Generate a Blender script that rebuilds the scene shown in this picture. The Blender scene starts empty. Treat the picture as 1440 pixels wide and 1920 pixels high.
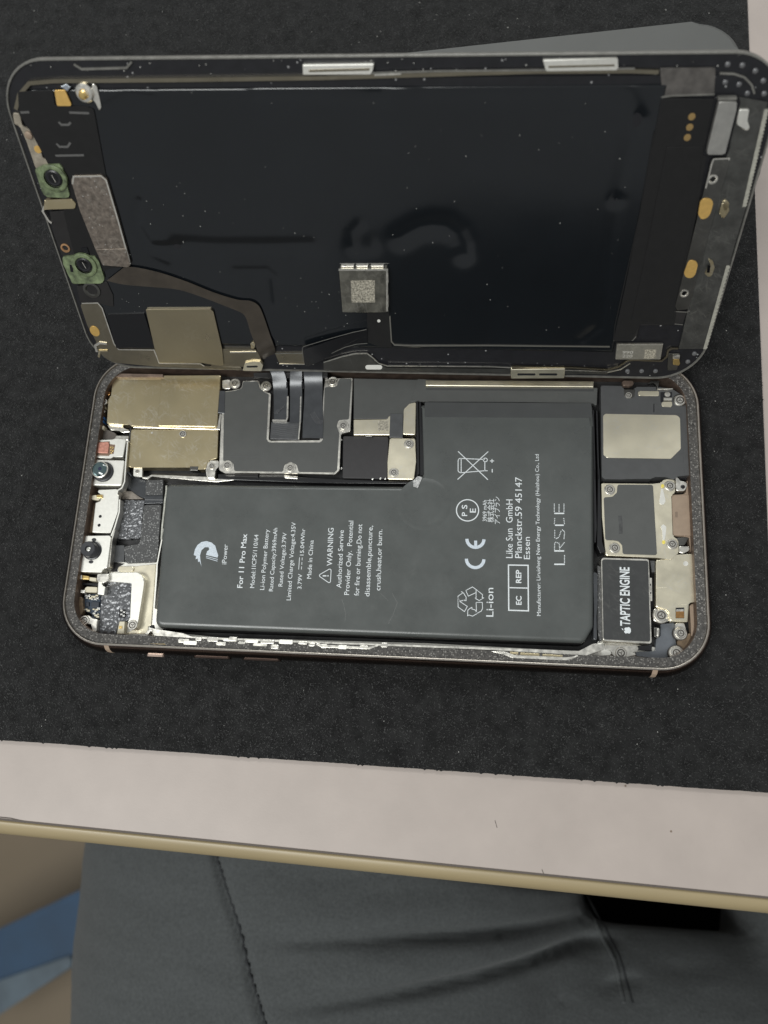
import bpy, bmesh, math, random
from mathutils import Vector, Matrix
from mathutils.bvhtree import BVHTree
random.seed(11)
S = 0.001                                   # every length below is in millimetres
scene = bpy.context.scene
COL = scene.collection

# ------------------------------------------------------------------ camera
CR = [[0.995431, 0.050499, -0.081036], [0.028205, -0.966338, -0.255725], [-0.091222, 0.252271, -0.963347]]
CP = [98.625, -15.246, 203.776]
cam_data = bpy.data.cameras.new('camera')
cam = bpy.data.objects.new('camera', cam_data); COL.objects.link(cam)
r_, d_, f_ = [Vector(v) for v in CR]
cam.matrix_world = Matrix(((r_.x, -d_.x, -f_.x, CP[0]*S), (r_.y, -d_.y, -f_.y, CP[1]*S), (r_.z, -d_.z, -f_.z, CP[2]*S), (0, 0, 0, 1)))
cam_data.sensor_fit = 'VERTICAL'; cam_data.sensor_height = 36; cam_data.sensor_width = 27
cam_data.lens = 28.540
cam_data.clip_start = 0.005; cam_data.clip_end = 50
cam_data.dof.use_dof = True
cam_data.dof.focus_distance = 0.204
cam_data.dof.aperture_fstop = 14
scene.camera = cam

# ------------------------------------------------------------------ light of the room
world = bpy.data.worlds.new('World'); scene.world = world; world.use_nodes = True
bg = world.node_tree.nodes['Background']
bg.inputs[0].default_value = (0.96, 0.99, 1.0, 1); bg.inputs[1].default_value = 0.36

def ceiling_lamp(loc, target, sx, sy, watts, col):
    ld = bpy.data.lights.new('ceiling_lamp', 'AREA'); ld.shape = 'RECTANGLE'
    ld.size = sx; ld.size_y = sy; ld.energy = watts; ld.color = col
    lo = bpy.data.objects.new('ceiling_lamp', ld); COL.objects.link(lo)
    lo.location = loc
    lo.rotation_euler = (Vector(target) - Vector(loc)).to_track_quat('-Z', 'Y').to_euler()
ceiling_lamp((0.05, 2.05, 2.25), (0.08, 0.05, 0), 1.4, 0.6, 27, (0.97, 1.0, 0.985))
ceiling_lamp((-0.50, -0.70, 1.6), (0.08, 0.0, 0), 1.2, 0.5, 28, (0.985, 1.0, 0.975))
scene.view_settings.view_transform = 'Standard'
scene.view_settings.look = 'None'
scene.view_settings.exposure = 0
scene.view_settings.gamma = 1

# ------------------------------------------------------------------ materials
MATS = {}
def nd(nt, kind, **kw):
    n = nt.nodes.new(kind)
    for k, v in kw.items():
        if k in n.inputs: n.inputs[k].default_value = v
        else: setattr(n, k, v)
    return n
def mat(name, base, metal=0.0, rough=0.5, var=0.0, vscale=1.0, bump=0.0, bscale=3.0, spec=0.5, scratch=0.0, speck=None, coat=0.0, rvar=0.0, stretch=(1, 1, 1), sheen=0.0, detail=4):
    """var: share of tone change by noise (size 1/vscale mm); bump: depth in mm of fine relief; scratch: bright hairlines;
    speck: (colour, cell scale, share) small dots of another colour"""
    if name in MATS: return MATS[name]
    m = bpy.data.materials.new(name); m.use_nodes = True; nt = m.node_tree; L = nt.links
    b = nt.nodes['Principled BSDF']
    b.inputs['Metallic'].default_value = metal; b.inputs['Roughness'].default_value = rough
    b.inputs['Specular IOR Level'].default_value = spec
    b.inputs['Coat Weight'].default_value = coat; b.inputs['Coat Roughness'].default_value = .08
    if sheen:
        b.inputs['Sheen Weight'].default_value = sheen; b.inputs['Sheen Roughness'].default_value = .5
    tc = nd(nt, 'ShaderNodeTexCoord'); mp = nd(nt, 'ShaderNodeMapping'); mp.inputs['Scale'].default_value = (1000*stretch[0], 1000*stretch[1], 1000*stretch[2])
    L.new(tc.outputs['Object'], mp.inputs[0])
    col = nd(nt, 'ShaderNodeRGB'); col.outputs[0].default_value = (*base, 1); cur = col.outputs[0]
    rc = None
    if var:
        n = nd(nt, 'ShaderNodeTexNoise', Scale=vscale, Detail=float(detail), Roughness=.6); L.new(mp.outputs[0], n.inputs['Vector'])
        r = nd(nt, 'ShaderNodeMapRange'); L.new(n.outputs[0], r.inputs[0])
        r.inputs[1].default_value = .3; r.inputs[2].default_value = .7; r.inputs[3].default_value = 1-var; r.inputs[4].default_value = 1+var
        x = nd(nt, 'ShaderNodeVectorMath', operation='SCALE'); L.new(cur, x.inputs[0]); L.new(r.outputs[0], x.inputs['Scale']); cur = x.outputs[0]
        if rvar:
            rr = nd(nt, 'ShaderNodeMapRange'); L.new(n.outputs[0], rr.inputs[0]); rr.inputs[1].default_value = .3; rr.inputs[2].default_value = .7
            rr.inputs[3].default_value = max(.03, rough-rvar); rr.inputs[4].default_value = min(1, rough+rvar); L.new(rr.outputs[0], b.inputs['Roughness'])
    if scratch:
        tot = None
        for ang, sc_, sx in ((.35, .9, 14), (-.7, .7, 11), (1.45, .5, 18), (.9, .8, 12)):
            mr = nd(nt, 'ShaderNodeMapping'); mr.inputs['Rotation'].default_value = (0, 0, ang); L.new(mp.outputs[0], mr.inputs[0])
            ms = nd(nt, 'ShaderNodeMapping'); ms.inputs['Scale'].default_value = (.34, sx*.17, 1); L.new(mr.outputs[0], ms.inputs[0])
            n = nd(nt, 'ShaderNodeTexNoise', Scale=sc_, Detail=3.0, Roughness=.7); L.new(ms.outputs[0], n.inputs['Vector'])
            q = nd(nt, 'ShaderNodeMapRange'); L.new(n.outputs[0], q.inputs[0]); q.inputs[1].default_value = .56; q.inputs[2].default_value = .70
            q.inputs[4].default_value = scratch
            if tot is None: tot = q.outputs[0]
            else:
                a = nd(nt, 'ShaderNodeMath', operation='MAXIMUM'); L.new(tot, a.inputs[0]); L.new(q.outputs[0], a.inputs[1]); tot = a.outputs[0]
        pn = nd(nt, 'ShaderNodeTexNoise', Scale=.22, Detail=2.0); L.new(mp.outputs[0], pn.inputs['Vector'])
        pr = nd(nt, 'ShaderNodeMapRange'); L.new(pn.outputs[0], pr.inputs[0]); pr.inputs[1].default_value = .42; pr.inputs[2].default_value = .66
        pm = nd(nt, 'ShaderNodeMath', operation='MULTIPLY'); L.new(tot, pm.inputs[0]); L.new(pr.outputs[0], pm.inputs[1]); tot = pm.outputs[0]
        mx = nd(nt, 'ShaderNodeMixRGB'); L.new(tot, mx.inputs[0]); L.new(cur, mx.inputs[1]); mx.inputs[2].default_value = (.85, .82, .74, 1); cur = mx.outputs[0]
    if speck:
        scol, ssc, share = speck[:3]; srad = speck[3] if len(speck) > 3 else .34
        v = nd(nt, 'ShaderNodeTexVoronoi', Scale=ssc); L.new(mp.outputs[0], v.inputs['Vector'])
        sx_ = nd(nt, 'ShaderNodeSeparateColor'); L.new(v.outputs['Color'], sx_.inputs[0])
        g = nd(nt, 'ShaderNodeMath', operation='GREATER_THAN'); L.new(sx_.outputs[0], g.inputs[0]); g.inputs[1].default_value = 1-share
        ds = nd(nt, 'ShaderNodeMath', operation='LESS_THAN'); L.new(v.outputs['Distance'], ds.inputs[0]); ds.inputs[1].default_value = srad
        mu = nd(nt, 'ShaderNodeMath', operation='MULTIPLY'); L.new(g.outputs[0], mu.inputs[0]); L.new(ds.outputs[0], mu.inputs[1])
        mx = nd(nt, 'ShaderNodeMixRGB'); L.new(mu.outputs[0], mx.inputs[0]); L.new(cur, mx.inputs[1]); mx.inputs[2].default_value = (*scol, 1); cur = mx.outputs[0]
    L.new(cur, b.inputs['Base Color'])
    if bump:
        n = nd(nt, 'ShaderNodeTexNoise', Scale=bscale, Detail=4.0, Roughness=.65); L.new(mp.outputs[0], n.inputs['Vector'])
        bp = nd(nt, 'ShaderNodeBump', Strength=1.0, Distance=bump*S); L.new(n.outputs[0], bp.inputs['Height']); L.new(bp.outputs[0], b.inputs['Normal'])
    MATS[name] = m
    return m

# metals
M_SHIELD = mat('shield_nickel', (.56, .475, .30), 1, .34, .03, .12, .0, 1.5, scratch=.55, rvar=.03)
M_SHIELD2 = mat('shield_nickel_pale', (.88, .81, .63), 1, .36, .04, .2, .0, 1.5, scratch=.6, rvar=.04)
M_STEEL = mat('bright_steel', (.80, .77, .70), 1, .34, .08, .8, .004, 4, rvar=.1)
M_WHITE_METAL = mat('pale_bead_blasted_metal', (.80, .785, .73), 1, .5, .05, 1.2, .006, 6)
M_SCREW = mat('screw_steel', (.83, .80, .73), 1, .28, .08, 2.0, .004, 6)
M_RECESS_SHADE = mat('recess_shade', (.10, .09, .08), .6, .5)  # dark tone for shade painted into screw recesses and around seats
M_BRONZE = mat('bronze_bracket', (.27, .24, .18), 1, .30, .08, .15, 0, 3, rvar=.04, scratch=.08)
M_DARKSTEEL = mat('dark_steel', (.15, .147, .137), 1, .36, .08, .3, 0, 3, rvar=.04, scratch=.08)
M_EAR = mat('worn_brown_plate', (.23, .195, .165), .85, .45, .3, 1.0, .01, 2, scratch=.25, rvar=.1, speck=((.5, .48, .45), 1.6, .06, .25))
M_FRAME = mat('bronze_steel_frame', (.11, .080, .066), 1, .22, .08, .3)
M_FRAMELIP = mat('frame_lip_steel', (.55, .50, .44), 1, .30, .10, .6)
M_INWALL = mat('inner_wall_brown', (.16, .115, .09), .6, .5, .35, .5, .02, 2)
M_GOLD = mat('gold_pad', (.78, .50, .16), .75, .42, .08, 1.0, .004, 5)
M_GOLDM = mat('gold_contact', (.85, .62, .25), 1, .3, .1, 2)
M_COPPER = mat('copper_contact', (.55, .30, .12), 1, .3, .2, 1.5)
# blacks and greys
M_FILM = mat('black_display_film', (.0050, .0062, .0078), 0, .16, .12, .06, .003, .5, spec=.55)
M_BLACK = mat('matt_black_tape', (.017, .016, .016), 0, .5, .15, .3, .01, 3, spec=.3)
M_BROWNBLACK = mat('brown_black_tape', (.0105, .0103, .0105), 0, .5, .1, .5, .006, 4, spec=.25)
M_GLOSS = mat('gloss_black', (.004, .004, .005), 0, .12, spec=.4)
M_BEZEL = mat('bezel_black', (.010, .010, .012), 0, .35, .2, .4, .01, 2, spec=.4, speck=((.25, .25, .25), 1.6, .02))
M_LIDLIP = mat('lid_lip_plastic', (.17, .165, .15), .3, .38, .25, .4, .01, 2)
M_GREYTAPE = mat('grey_plastic_cover', (.074, .076, .073), 0, .47, .06, .3, .005, 5, spec=.45)
M_SPEAKER = mat('grey_speaker_plastic', (.066, .067, .068), 0, .5, .08, .4, .006, 6, spec=.45)
M_CHIP = mat('dark_shield_square', (.030, .028, .029), 0, .5, .08, .8, .004, 5)
M_BATT = mat('battery_pouch', (.071, .076, .073), 0, .31, .07, .12, .03, .16, spec=.55, scratch=.012, rvar=.06)
M_BATTSIDE = mat('battery_side', (.012, .012, .013), 0, .28, .1, .5, .02, .8, spec=.5)
M_PRINT = mat('silver_print', (.62, .65, .66), 0, .6, .1, 4.0)
M_FLEX = mat('ribbon_cable_black', (.060, .063, .068), .25, .26, .15, .4, .01, 1.2, spec=.5)
M_FLEXB = mat('ribbon_cable_bronze', (.050, .041, .032), .25, .34, .2, .25, .006, 1.5, spec=.5)
M_FLEXBLK = mat('ribbon_cable_gloss', (.010, .010, .011), 0, .16, spec=.45)
M_FLEXG = mat('ribbon_cable_grey', (.075, .077, .080), .1, .33, .15, .5, .01, 1.5, spec=.5)
M_FLEXLINE = mat('ribbon_trace', (.16, .16, .165), .2, .35)
M_CRINKLE = mat('crinkled_grey_foil', (.10, .102, .108), .35, .28, .25, .8, .16, .75, spec=.6, stretch=(.8, 1.7, 1))
M_FOAM = mat('speckled_foam', (.060, .060, .060), 0, .6, .5, 3.5, .12, 3.2, speck=((.24, .24, .235), 2.3, .5, .36))
M_LEDGE = mat('speckled_adhesive', (.050, .046, .042), .1, .45, .6, 1.6, .22, 1.8, speck=((.19, .18, .165), 2.1, .5, .36))
M_FLOORIN = mat('inner_floor', (.030, .030, .031), .2, .5, .3, .5, .02, 2)
M_TAN = mat('tan_connector', (.30, .225, .165), .25, .5, .08, .5, .006, 5)
M_GREEN = mat('green_gasket', (.13, .165, .085), 0, .32, .6, .6, .02, 1.0, spec=.6, coat=.3)
M_LENS = mat('lens_glass_blue', (.012, .016, .05), 0, .06, spec=.8, coat=.6)
M_LENSRING = mat('lens_ring_teal', (.09, .13, .13), .7, .22, .3, .9)
M_LENSBODY = mat('lens_barrel', (.035, .036, .040), .1, .38)
M_LENSDARK = mat('lens_dark', (.010, .010, .012), 0, .3)
M_PINK = mat('pink_emitter', (.52, .24, .18), .3, .4, .25, 1.5)
M_PCB = mat('navy_circuit_board', (.022, .035, .055), 0, .4, .3, 1.5)
M_SOLDER = mat('solder', (.75, .74, .70), 1, .3)
M_BLUECAP = mat('blue_component', (.03, .12, .32), 0, .4)
M_CREAM = mat('cream_component', (.60, .55, .42), 0, .5)
M_CODE = mat('etched_code_patch', (.42, .39, .32), .6, .5, .55, 2.6, .01, 3, detail=1)
M_LABELPLATE = mat('etched_label_plate', (.40, .385, .34), .9, .42, .12, .6, scratch=.15)
M_ETCH = mat('etched_print', (.62, .60, .55), .5, .5)
M_DUST = mat('white_dust', (.62, .61, .57), 0, .7)
# place
M_MAT = mat('black_felt', (.012, .012, .012), 0, .7, .6, .25, .35, 1.6, spec=.1, sheen=.1, detail=8)
M_TABLE = mat('pale_laminate', (.365, .315, .285), 0, .42, .05, .07, .018, 2.2, spec=.4, speck=((.17, .13, .10), .20, .10, .055))
M_EDGE = mat('beige_edge_band', (.285, .226, .128), 0, .38, .06, .15, .01, 2, stretch=(.15, 1, 1))
M_GROOVE = mat('dark_seam', (.08, .065, .055), 0, .7)
M_BLOCK = mat('grey_block_plastic', (.073, .074, .070), 0, .55, .05, .08, .004, 6)
M_CLOTH = mat('slate_grey_trousers', (.070, .075, .076), 0, .9, .16, .9, .22, 1.0, spec=.15, sheen=.1)
M_SEAM = mat('trouser_seam', (.022, .024, .026), 0, .9)
M_FLOOR = mat('tan_floor', (.175, .135, .088), 0, .5, .12, .004, 0, spec=.3)
M_BLUE = mat('blue_plastic', (.004, .040, .095), 0, .6, .18, .02, .2, .05)
M_PALEBLUE = mat('pale_blue_plastic', (.07, .10, .125), 0, .6, .3, .03, .2, .05)
M_SHOE = mat('black_shoe', (.02, .02, .02), 0, .6)

# ------------------------------------------------------------------ mesh helpers (mm in, metres out)
def link(name, me, material, parent=None, label=None):
    o = bpy.data.objects.new(name, me); COL.objects.link(o)
    if material is not None and len(me.materials) == 0: me.materials.append(material)
    if parent is not None:
        o.parent = parent
        if parent.name == 'smartphone': o.location = -parent.location
    if label: o['label'] = label
    return o
def from_bm(bm, name, smooth=False):
    bmesh.ops.scale(bm, vec=(S, S, S), verts=bm.verts)
    bmesh.ops.recalc_face_normals(bm, faces=bm.faces)
    me = bpy.data.meshes.new(name); bm.to_mesh(me); bm.free()
    if smooth:
        for p in me.polygons: p.use_smooth = True
    return me
def area2(p): return sum(p[i][0]*p[(i+1) % len(p)][1]-p[(i+1) % len(p)][0]*p[i][1] for i in range(len(p)))
def rnd(pts, r, seg=4):
    """fillet every corner of a closed outline; r: one radius or one per corner"""
    out = []; n = len(pts)
    for i in range(n):
        a, b, c = Vector(pts[i-1]), Vector(pts[i]), Vector(pts[(i+1) % n])
        ri = r[i] if isinstance(r, (list, tuple)) else r
        u, v = a-b, c-b; lu, lv = u.length, v.length
        if ri <= 0 or lu < 1e-6 or lv < 1e-6: out.append((b.x, b.y)); continue
        u /= lu; v /= lv
        ca = max(-1, min(1, u.dot(v))); ang = math.acos(ca)
        if ang > 3.05 or ang < .1: out.append((b.x, b.y)); continue
        t = min(ri/math.tan(ang/2), .45*lu, .45*lv); rr = t*math.tan(ang/2)
        cen = b+(u+v).normalized()*(rr/math.sin(ang/2))
        p0, p1 = b+u*t, b+v*t
        a0 = math.atan2(p0.y-cen.y, p0.x-cen.x); a1 = math.atan2(p1.y-cen.y, p1.x-cen.x)
        da = (a1-a0+math.pi) % (2*math.pi)-math.pi
        for k in range(seg+1):
            t_ = a0+da*k/seg; out.append((cen.x+rr*math.cos(t_), cen.y+rr*math.sin(t_)))
    return out
def rrect(x0, y0, x1, y1, r, seg=6): return rnd([(x0, y0), (x1, y0), (x1, y1), (x0, y1)], r, seg)
def box_pts(p, q): return [(p[0], p[1]), (q[0], p[1]), (q[0], q[1]), (p[0], q[1])]
def circ(c, r, n=20, ry=None, rot=0):
    ry = ry or r; cr, sr = math.cos(rot), math.sin(rot)
    return [(c[0]+r*math.cos(2*math.pi*k/n)*cr-ry*math.sin(2*math.pi*k/n)*sr, c[1]+r*math.cos(2*math.pi*k/n)*sr+ry*math.sin(2*math.pi*k/n)*cr) for k in range(n)]
def prism_bm(pts, z0, z1, bev=.12, seg=2, bm=None, smi=0, tmi=0):
    bm = bm or bmesh.new()
    if area2(pts) < 0: pts = pts[::-1]
    lo = [bm.verts.new((x, y, z0)) for x, y in pts]; hi = [bm.verts.new((x, y, z1)) for x, y in pts]
    n = len(pts)
    top = bm.faces.new(hi); bot = bm.faces.new(lo[::-1]); top.material_index = tmi; bot.material_index = smi
    for i in range(n):
        f = bm.faces.new((lo[i], lo[(i+1) % n], hi[(i+1) % n], hi[i])); f.material_index = smi
    if bev > 0:
        es = [e for e in top.edges]
        bmesh.ops.bevel(bm, geom=es, offset=bev, segments=seg, profile=.5, affect='EDGES', clamp_overlap=True)
    return bm
def plate(name, pts, z0, z1, material, parent, bev=.12, seg=2, r=0, label=None, side=None):
    if r: pts = rnd(pts, r)
    bm = prism_bm(pts, z0, z1, bev, seg, smi=1 if side else 0)
    me = from_bm(bm, name)
    me.materials.append(material)
    if side: me.materials.append(side)
    return link(name, me, None, parent, label)
def lathe(name, c, prof, mats, parent, n=28, mi=None, smooth=True, label=None, tilt=None):
    """prof: (radius, z) from the outside bottom to the centre top; mi: material index of each band"""
    bm = bmesh.new(); rings = []
    for r, z in prof:
        rings.append([bm.verts.new((c[0], c[1], z))] if r <= 0 else [bm.verts.new((c[0]+r*math.cos(2*math.pi*k/n), c[1]+r*math.sin(2*math.pi*k/n), z)) for k in range(n)])
    for j in range(len(prof)-1):
        a, b = rings[j], rings[j+1]
        for k in range(n):
            if len(b) == 1: f = bm.faces.new((a[k], a[(k+1) % n], b[0]))
            else: f = bm.faces.new((a[k], a[(k+1) % n], b[(k+1) % n], b[k]))
            f.material_index = mi[j] if mi else 0
    if tilt:
        for v in bm.verts: v.co.x += tilt[0]*(v.co.z-prof[0][1]); v.co.y += tilt[1]*(v.co.z-prof[0][1])
    me = from_bm(bm, name, True); me.set_sharp_from_angle(angle=.6)
    for m in mats: me.materials.append(m)
    return link(name, me, None, parent, label)
SCREWS = {}
def screw(c, z, r, parent, gold=False):
    """flat steel screw: rim, sunk ring and three-armed recess, shade painted into the sunk parts"""
    key = round(r, 2)
    if key not in SCREWS:
        bm = bmesh.new(); n = 24; rings = []
        prof = [(1.0, -.5), (1.0, .18), (.90, .30), (.68, .30), (.62, .12), (.50, .12), (.46, .26), (0, .26)]
        for q, zz in prof:
            rings.append([bm.verts.new((0, 0, zz))] if q == 0 else [bm.verts.new((q*r*math.cos(2*math.pi*k/n), q*r*math.sin(2*math.pi*k/n), zz)) for k in range(n)])
        for j in range(len(prof)-1):
            for k in range(n):
                if len(rings[j+1]) == 1: bm.faces.new((rings[j][k], rings[j][(k+1) % n], rings[j+1][0]))
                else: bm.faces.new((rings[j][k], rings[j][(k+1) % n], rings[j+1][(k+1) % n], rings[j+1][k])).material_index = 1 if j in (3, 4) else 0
        for k in range(3):
            a = 2*math.pi*k/3+.4; u = Vector((math.cos(a), math.sin(a))); w = Vector((-u.y, u.x))*r*.085
            q = [w*-1+u*.04*r, u*r*.34-w, u*r*.34+w, w+u*.04*r]
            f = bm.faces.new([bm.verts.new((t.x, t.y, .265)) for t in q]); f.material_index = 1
        me = from_bm(bm, 'screw'); me.materials.append(M_SCREW); me.materials.append(M_RECESS_SHADE); SCREWS[key] = me
    o = link('screw', SCREWS[key], None, parent)
    o.location = Vector((c[0]*S, c[1]*S, z*S)) + (o.location if parent.name == 'smartphone' else Vector())
    o.rotation_euler = (0, 0, random.random()*6)
    return o
def boss(c, z0, z1, r, parent, material=None):
    """round screw seat, a pale washer standing proud of the plate; dark outer bands paint its shadow"""
    return lathe('screw_seat', c, [(r+.12, z0), (r+.12, z1-.28), (r, z1-.27), (r, z1-.1), (r-.12, z1), (0, z1)], [material or M_STEEL, M_RECESS_SHADE], parent, 24, [1, 1, 0, 0, 0])
def stroke_bm(pts, w, z, bm=None, closed=False):
    bm = bm or bmesh.new(); n = len(pts); P = [Vector(p) for p in pts]; L_, R_ = [], []
    for i in range(n):
        a = P[i-1] if (i > 0 or closed) else P[i]; c = P[(i+1) % n] if (i < n-1 or closed) else P[i]
        d1 = (P[i]-a); d2 = (c-P[i])
        d1 = d1.normalized() if d1.length > 1e-9 else d2.normalized(); d2 = d2.normalized() if d2.length > 1e-9 else d1
        t = d1+d2
        if t.length < 1e-6: t = d1.copy()
        t.normalize(); nn = Vector((-t.y, t.x)); k = 1/max(.5, t.dot(d1))
        L_.append(bm.verts.new((*(P[i]+nn*w/2*k), z))); R_.append(bm.verts.new((*(P[i]-nn*w/2*k), z)))
    for i in range(n if closed else n-1):
        j = (i+1) % n
        bm.faces.new((L_[i], R_[i], R_[j], L_[j]))
    return bm
def flat_up(bm):
    for f in bm.faces:
        f.normal_update()
        if f.normal.z < 0: f.normal_flip()
def print_mesh(name, bm, parent, material=None):
    flat_up(bm); bmesh.ops.scale(bm, vec=(S, S, S), verts=bm.verts)
    me = bpy.data.meshes.new(name); bm.to_mesh(me); bm.free()
    return link(name, me, material or M_PRINT, parent)
def line(name, pts, w, z, parent, material, h=.12, closed=False):
    """raised bead or wire: a strip with thickness h"""
    bm = stroke_bm(pts, w, z, None, closed)
    g = bmesh.ops.extrude_face_region(bm, geom=list(bm.faces))
    bmesh.ops.translate(bm, vec=(0, 0, -h), verts=[v for v in g['geom'] if isinstance(v, bmesh.types.BMVert)])
    return link(name, from_bm(bm, name), material, parent)
def text(string, base, height, z, parent, bold=0.0, material=None):
    """print one line so that it runs from base[0] to base[1] (its baseline) with capitals of the given height"""
    cu = bpy.data.curves.new('t', 'FONT'); cu.body = string; cu.size = 1; cu.offset = bold; cu.resolution_u = 3
    ob = bpy.data.objects.new('t', cu); COL.objects.link(ob)
    me = bpy.data.meshes.new_from_object(ob.evaluated_get(bpy.context.evaluated_depsgraph_get()))
    bpy.data.objects.remove(ob); bpy.data.curves.remove(cu)
    me.name = 'print'; me.materials.clear()
    xs = [v.co.x for v in me.vertices]; x0, x1 = min(xs), max(xs)
    cap = .73
    a, b = Vector(base[0]), Vector(base[1]); u = (b-a).normalized(); w = Vector((-u.y, u.x)); k = (b-a).length/(x1-x0)
    for v in me.vertices:
        p = a+u*((v.co.x-x0)*k)+w*(v.co.y/cap*height); v.co = (p.x*S, p.y*S, z*S)
    return link('print', me, material or M_PRINT, parent)
def smooth_path(P, n=6):
    out = []
    for i in range(len(P)-1):
        p0, p1, p2, p3 = P[max(i-1, 0)], P[i], P[i+1], P[min(i+2, len(P)-1)]
        for k in range(n):
            t = k/n
            out.append(.5*((2*p1)+(-p0+p2)*t+(2*p0-5*p1+4*p2-p3)*t*t+(-p0+3*p1-3*p2+p3)*t**3))
    out.append(P[-1]); return out
def ribbon(name, A, B, material, parent, thick=.12, sub=5, across=4, bow=0.0, label=None):
    """flat cable between two edge paths A and B (3-D points in mm, same count)"""
    A = smooth_path([Vector(p) for p in A], sub); B = smooth_path([Vector(p) for p in B], sub)
    bm = bmesh.new(); rows = []
    for a, b in zip(A, B): rows.append([bm.verts.new(a.lerp(b, k/across)) for k in range(across+1)])
    for i in range(len(rows)-1):
        for k in range(across): bm.faces.new((rows[i][k], rows[i][k+1], rows[i+1][k+1], rows[i+1][k]))
    bmesh.ops.recalc_face_normals(bm, faces=bm.faces)
    bmesh.ops.solidify(bm, geom=list(bm.faces), thickness=thick)
    me = from_bm(bm, name, True); me.set_sharp_from_angle(angle=.7)
    return link(name, me, material, parent, label)
def z3(pts, z):
    if isinstance(z, (int, float)): z = [z]*len(pts)
    return [(x, y, zz) for (x, y), zz in zip(pts, z)]
def tag(o, label, cat, group=None):
    o['label'] = label; o['category'] = cat
    if group: o['group'] = group
    return o

# ------------------------------------------------------------------ floor, table, mat
bm = bmesh.new(); 
vs = [bm.verts.new(p) for p in ((-6000, -6000, -720), (6000, -6000, -720), (6000, 6000, -720), (-6000, 6000, -720))]; bm.faces.new(vs)
floor = link('floor', from_bm(bm, 'floor'), M_FLOOR); floor['kind'] = 'structure'

table = bpy.data.objects.new('table', None); COL.objects.link(table); table.location = (0, 0, 0)
tag(table, 'pale laminate table with beige rounded edge band', 'table')
TE = [(-11.91,-42.64),(36.95,-44.23),(83.50,-45.64),(127.90,-47.09),(170.29,-48.47)]
ex = ((TE[-1][0]-TE[0][0]), (TE[-1][1]-TE[0][1])); el = math.hypot(*ex); ex = (ex[0]/el, ex[1]/el); en = (ex[1], -ex[0])
def along(t, o=0.0): return (TE[0][0]+ex[0]*t+en[0]*o, TE[0][1]+ex[1]*t+en[1]*o)
plate('tabletop', [along(-500), along(700), (along(700)[0]-en[0]*620, along(700)[1]-en[1]*620), (along(-500)[0]-en[0]*620, along(-500)[1]-en[1]*620)], -26, -1, M_TABLE, table, bev=.25)
# bullnose edge band swept along the front
bm = bmesh.new(); prev = None; prof = [(.25, -1.35)] + [(.25+3.7*math.sin(a), -1.35-3.2*(1-math.cos(a))) for a in [k*math.pi/2/7 for k in range(1, 8)]] + [(3.95, -22), (3.2, -25.4), (.25, -26.6)]
for t in range(-500, 701, 60):
    row = [bm.verts.new((*along(t, o), z)) for o, z in prof]
    if prev:
        for k in range(len(prof)): bm.faces.new((prev[k], row[k], row[(k+1) % len(prof)], prev[(k+1) % len(prof)]))
    else: first = row
    prev = row
bm.faces.new(first); bm.faces.new(prev[::-1])
me = from_bm(bm, 'edge_band', True); link('edge_band', me, M_EDGE, table)
line('edge_seam', [along(-500, .12), along(700, .12)], .42, -.97, table, M_GROOVE, .3)
for P, w in (([(109.23,-35.84),(109.76,-37.46)], .22), ([(120.15,-45.87),(120.64,-46.98)], .25), ([(-11.97,-42.27),(-9.19,-42.36),(-4.96,-42.97)], .4)):
    line('scratch', P, w*.7, -.985, table, M_GROOVE, .05)
for sx, sy in ((-440, 30), (640, 30), (-440, 560), (640, 560)):
    q = along(sx, -sy); plate('leg', [(q[0]-22, q[1]-22), (q[0]+22, q[1]-22), (q[0]+22, q[1]+22), (q[0]-22, q[1]+22)], -720, -26.2, M_DARKSTEEL, table, bev=0, r=4)

MF = [(-14.65,-24.10),(35.05,-24.56),(82.54,-25.12),(127.95,-25.53),(171.41,-26.16)]
MR = [(180.95,211.71),(180.44,187.99),(179.05,129.99),(176.81,75.57)]
fd = Vector(MF[-1])-Vector(MF[0]); fd.normalize(); rd = Vector(MR[0])-Vector(MR[-1]); rd.normalize()
# the mat's front right corner is where its two straight edges meet
den = fd.x*(-rd.y)-fd.y*(-rd.x); w0 = Vector(MR[-1])-Vector(MF[0]); tt = (w0.x*(-rd.y)-w0.y*(-rd.x))/den
corner = Vector(MF[0])+fd*tt
pts = []
for k in range(0, 900):
    q = corner-fd*(k*.5); j = .08*random.random()+.05*math.sin(k*.13)*math.sin(k*.041)
    pts.append((q.x-fd.y*j, q.y+fd.x*j))
q = Vector(pts[-1])+rd*330; pts.append((q.x, q.y)); q = corner+rd*330; pts.append((q.x, q.y))
work_mat = plate('work_mat', pts, -.98, 0, M_MAT, None, bev=.3, seg=2)
tag(work_mat, 'black felt work mat lying on the pale table under the phone', 'mat')

# felt nap: short loose fibres, far too many to count
import numpy as np
rng = np.random.default_rng(3); N = 420000
fx = rng.uniform(-62, 182, N); fy = rng.uniform(-27, 212, N)
ok = ~((fx > 4) & (fx < 154) & (fy > 4) & (fy < 74)); c_ = np.array(corner); fdn = np.array(fd); rdn = np.array(rd)
rel = np.stack([fx, fy], 1)-c_; ok &= (rel @ np.array([-fdn[1], fdn[0]]) > .15) & (rel @ np.array([rdn[1], -rdn[0]]) < -.15)
fx, fy = fx[ok], fy[ok]; N = len(fx)
def slow(px_, py_, k): return np.sin(px_*k+1.3*np.sin(py_*k*.7))*np.cos(py_*k*1.1+.9*np.sin(px_*k*.6))
patch = .5*slow(fx, fy, .11)+.3*slow(fx+40, fy, .31)+.2*slow(fx, fy+9, .83)
keep = rng.uniform(-1.2, .9, N) < patch+.35; fx, fy, patch = fx[keep], fy[keep], patch[keep]; N = len(fx)
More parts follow.
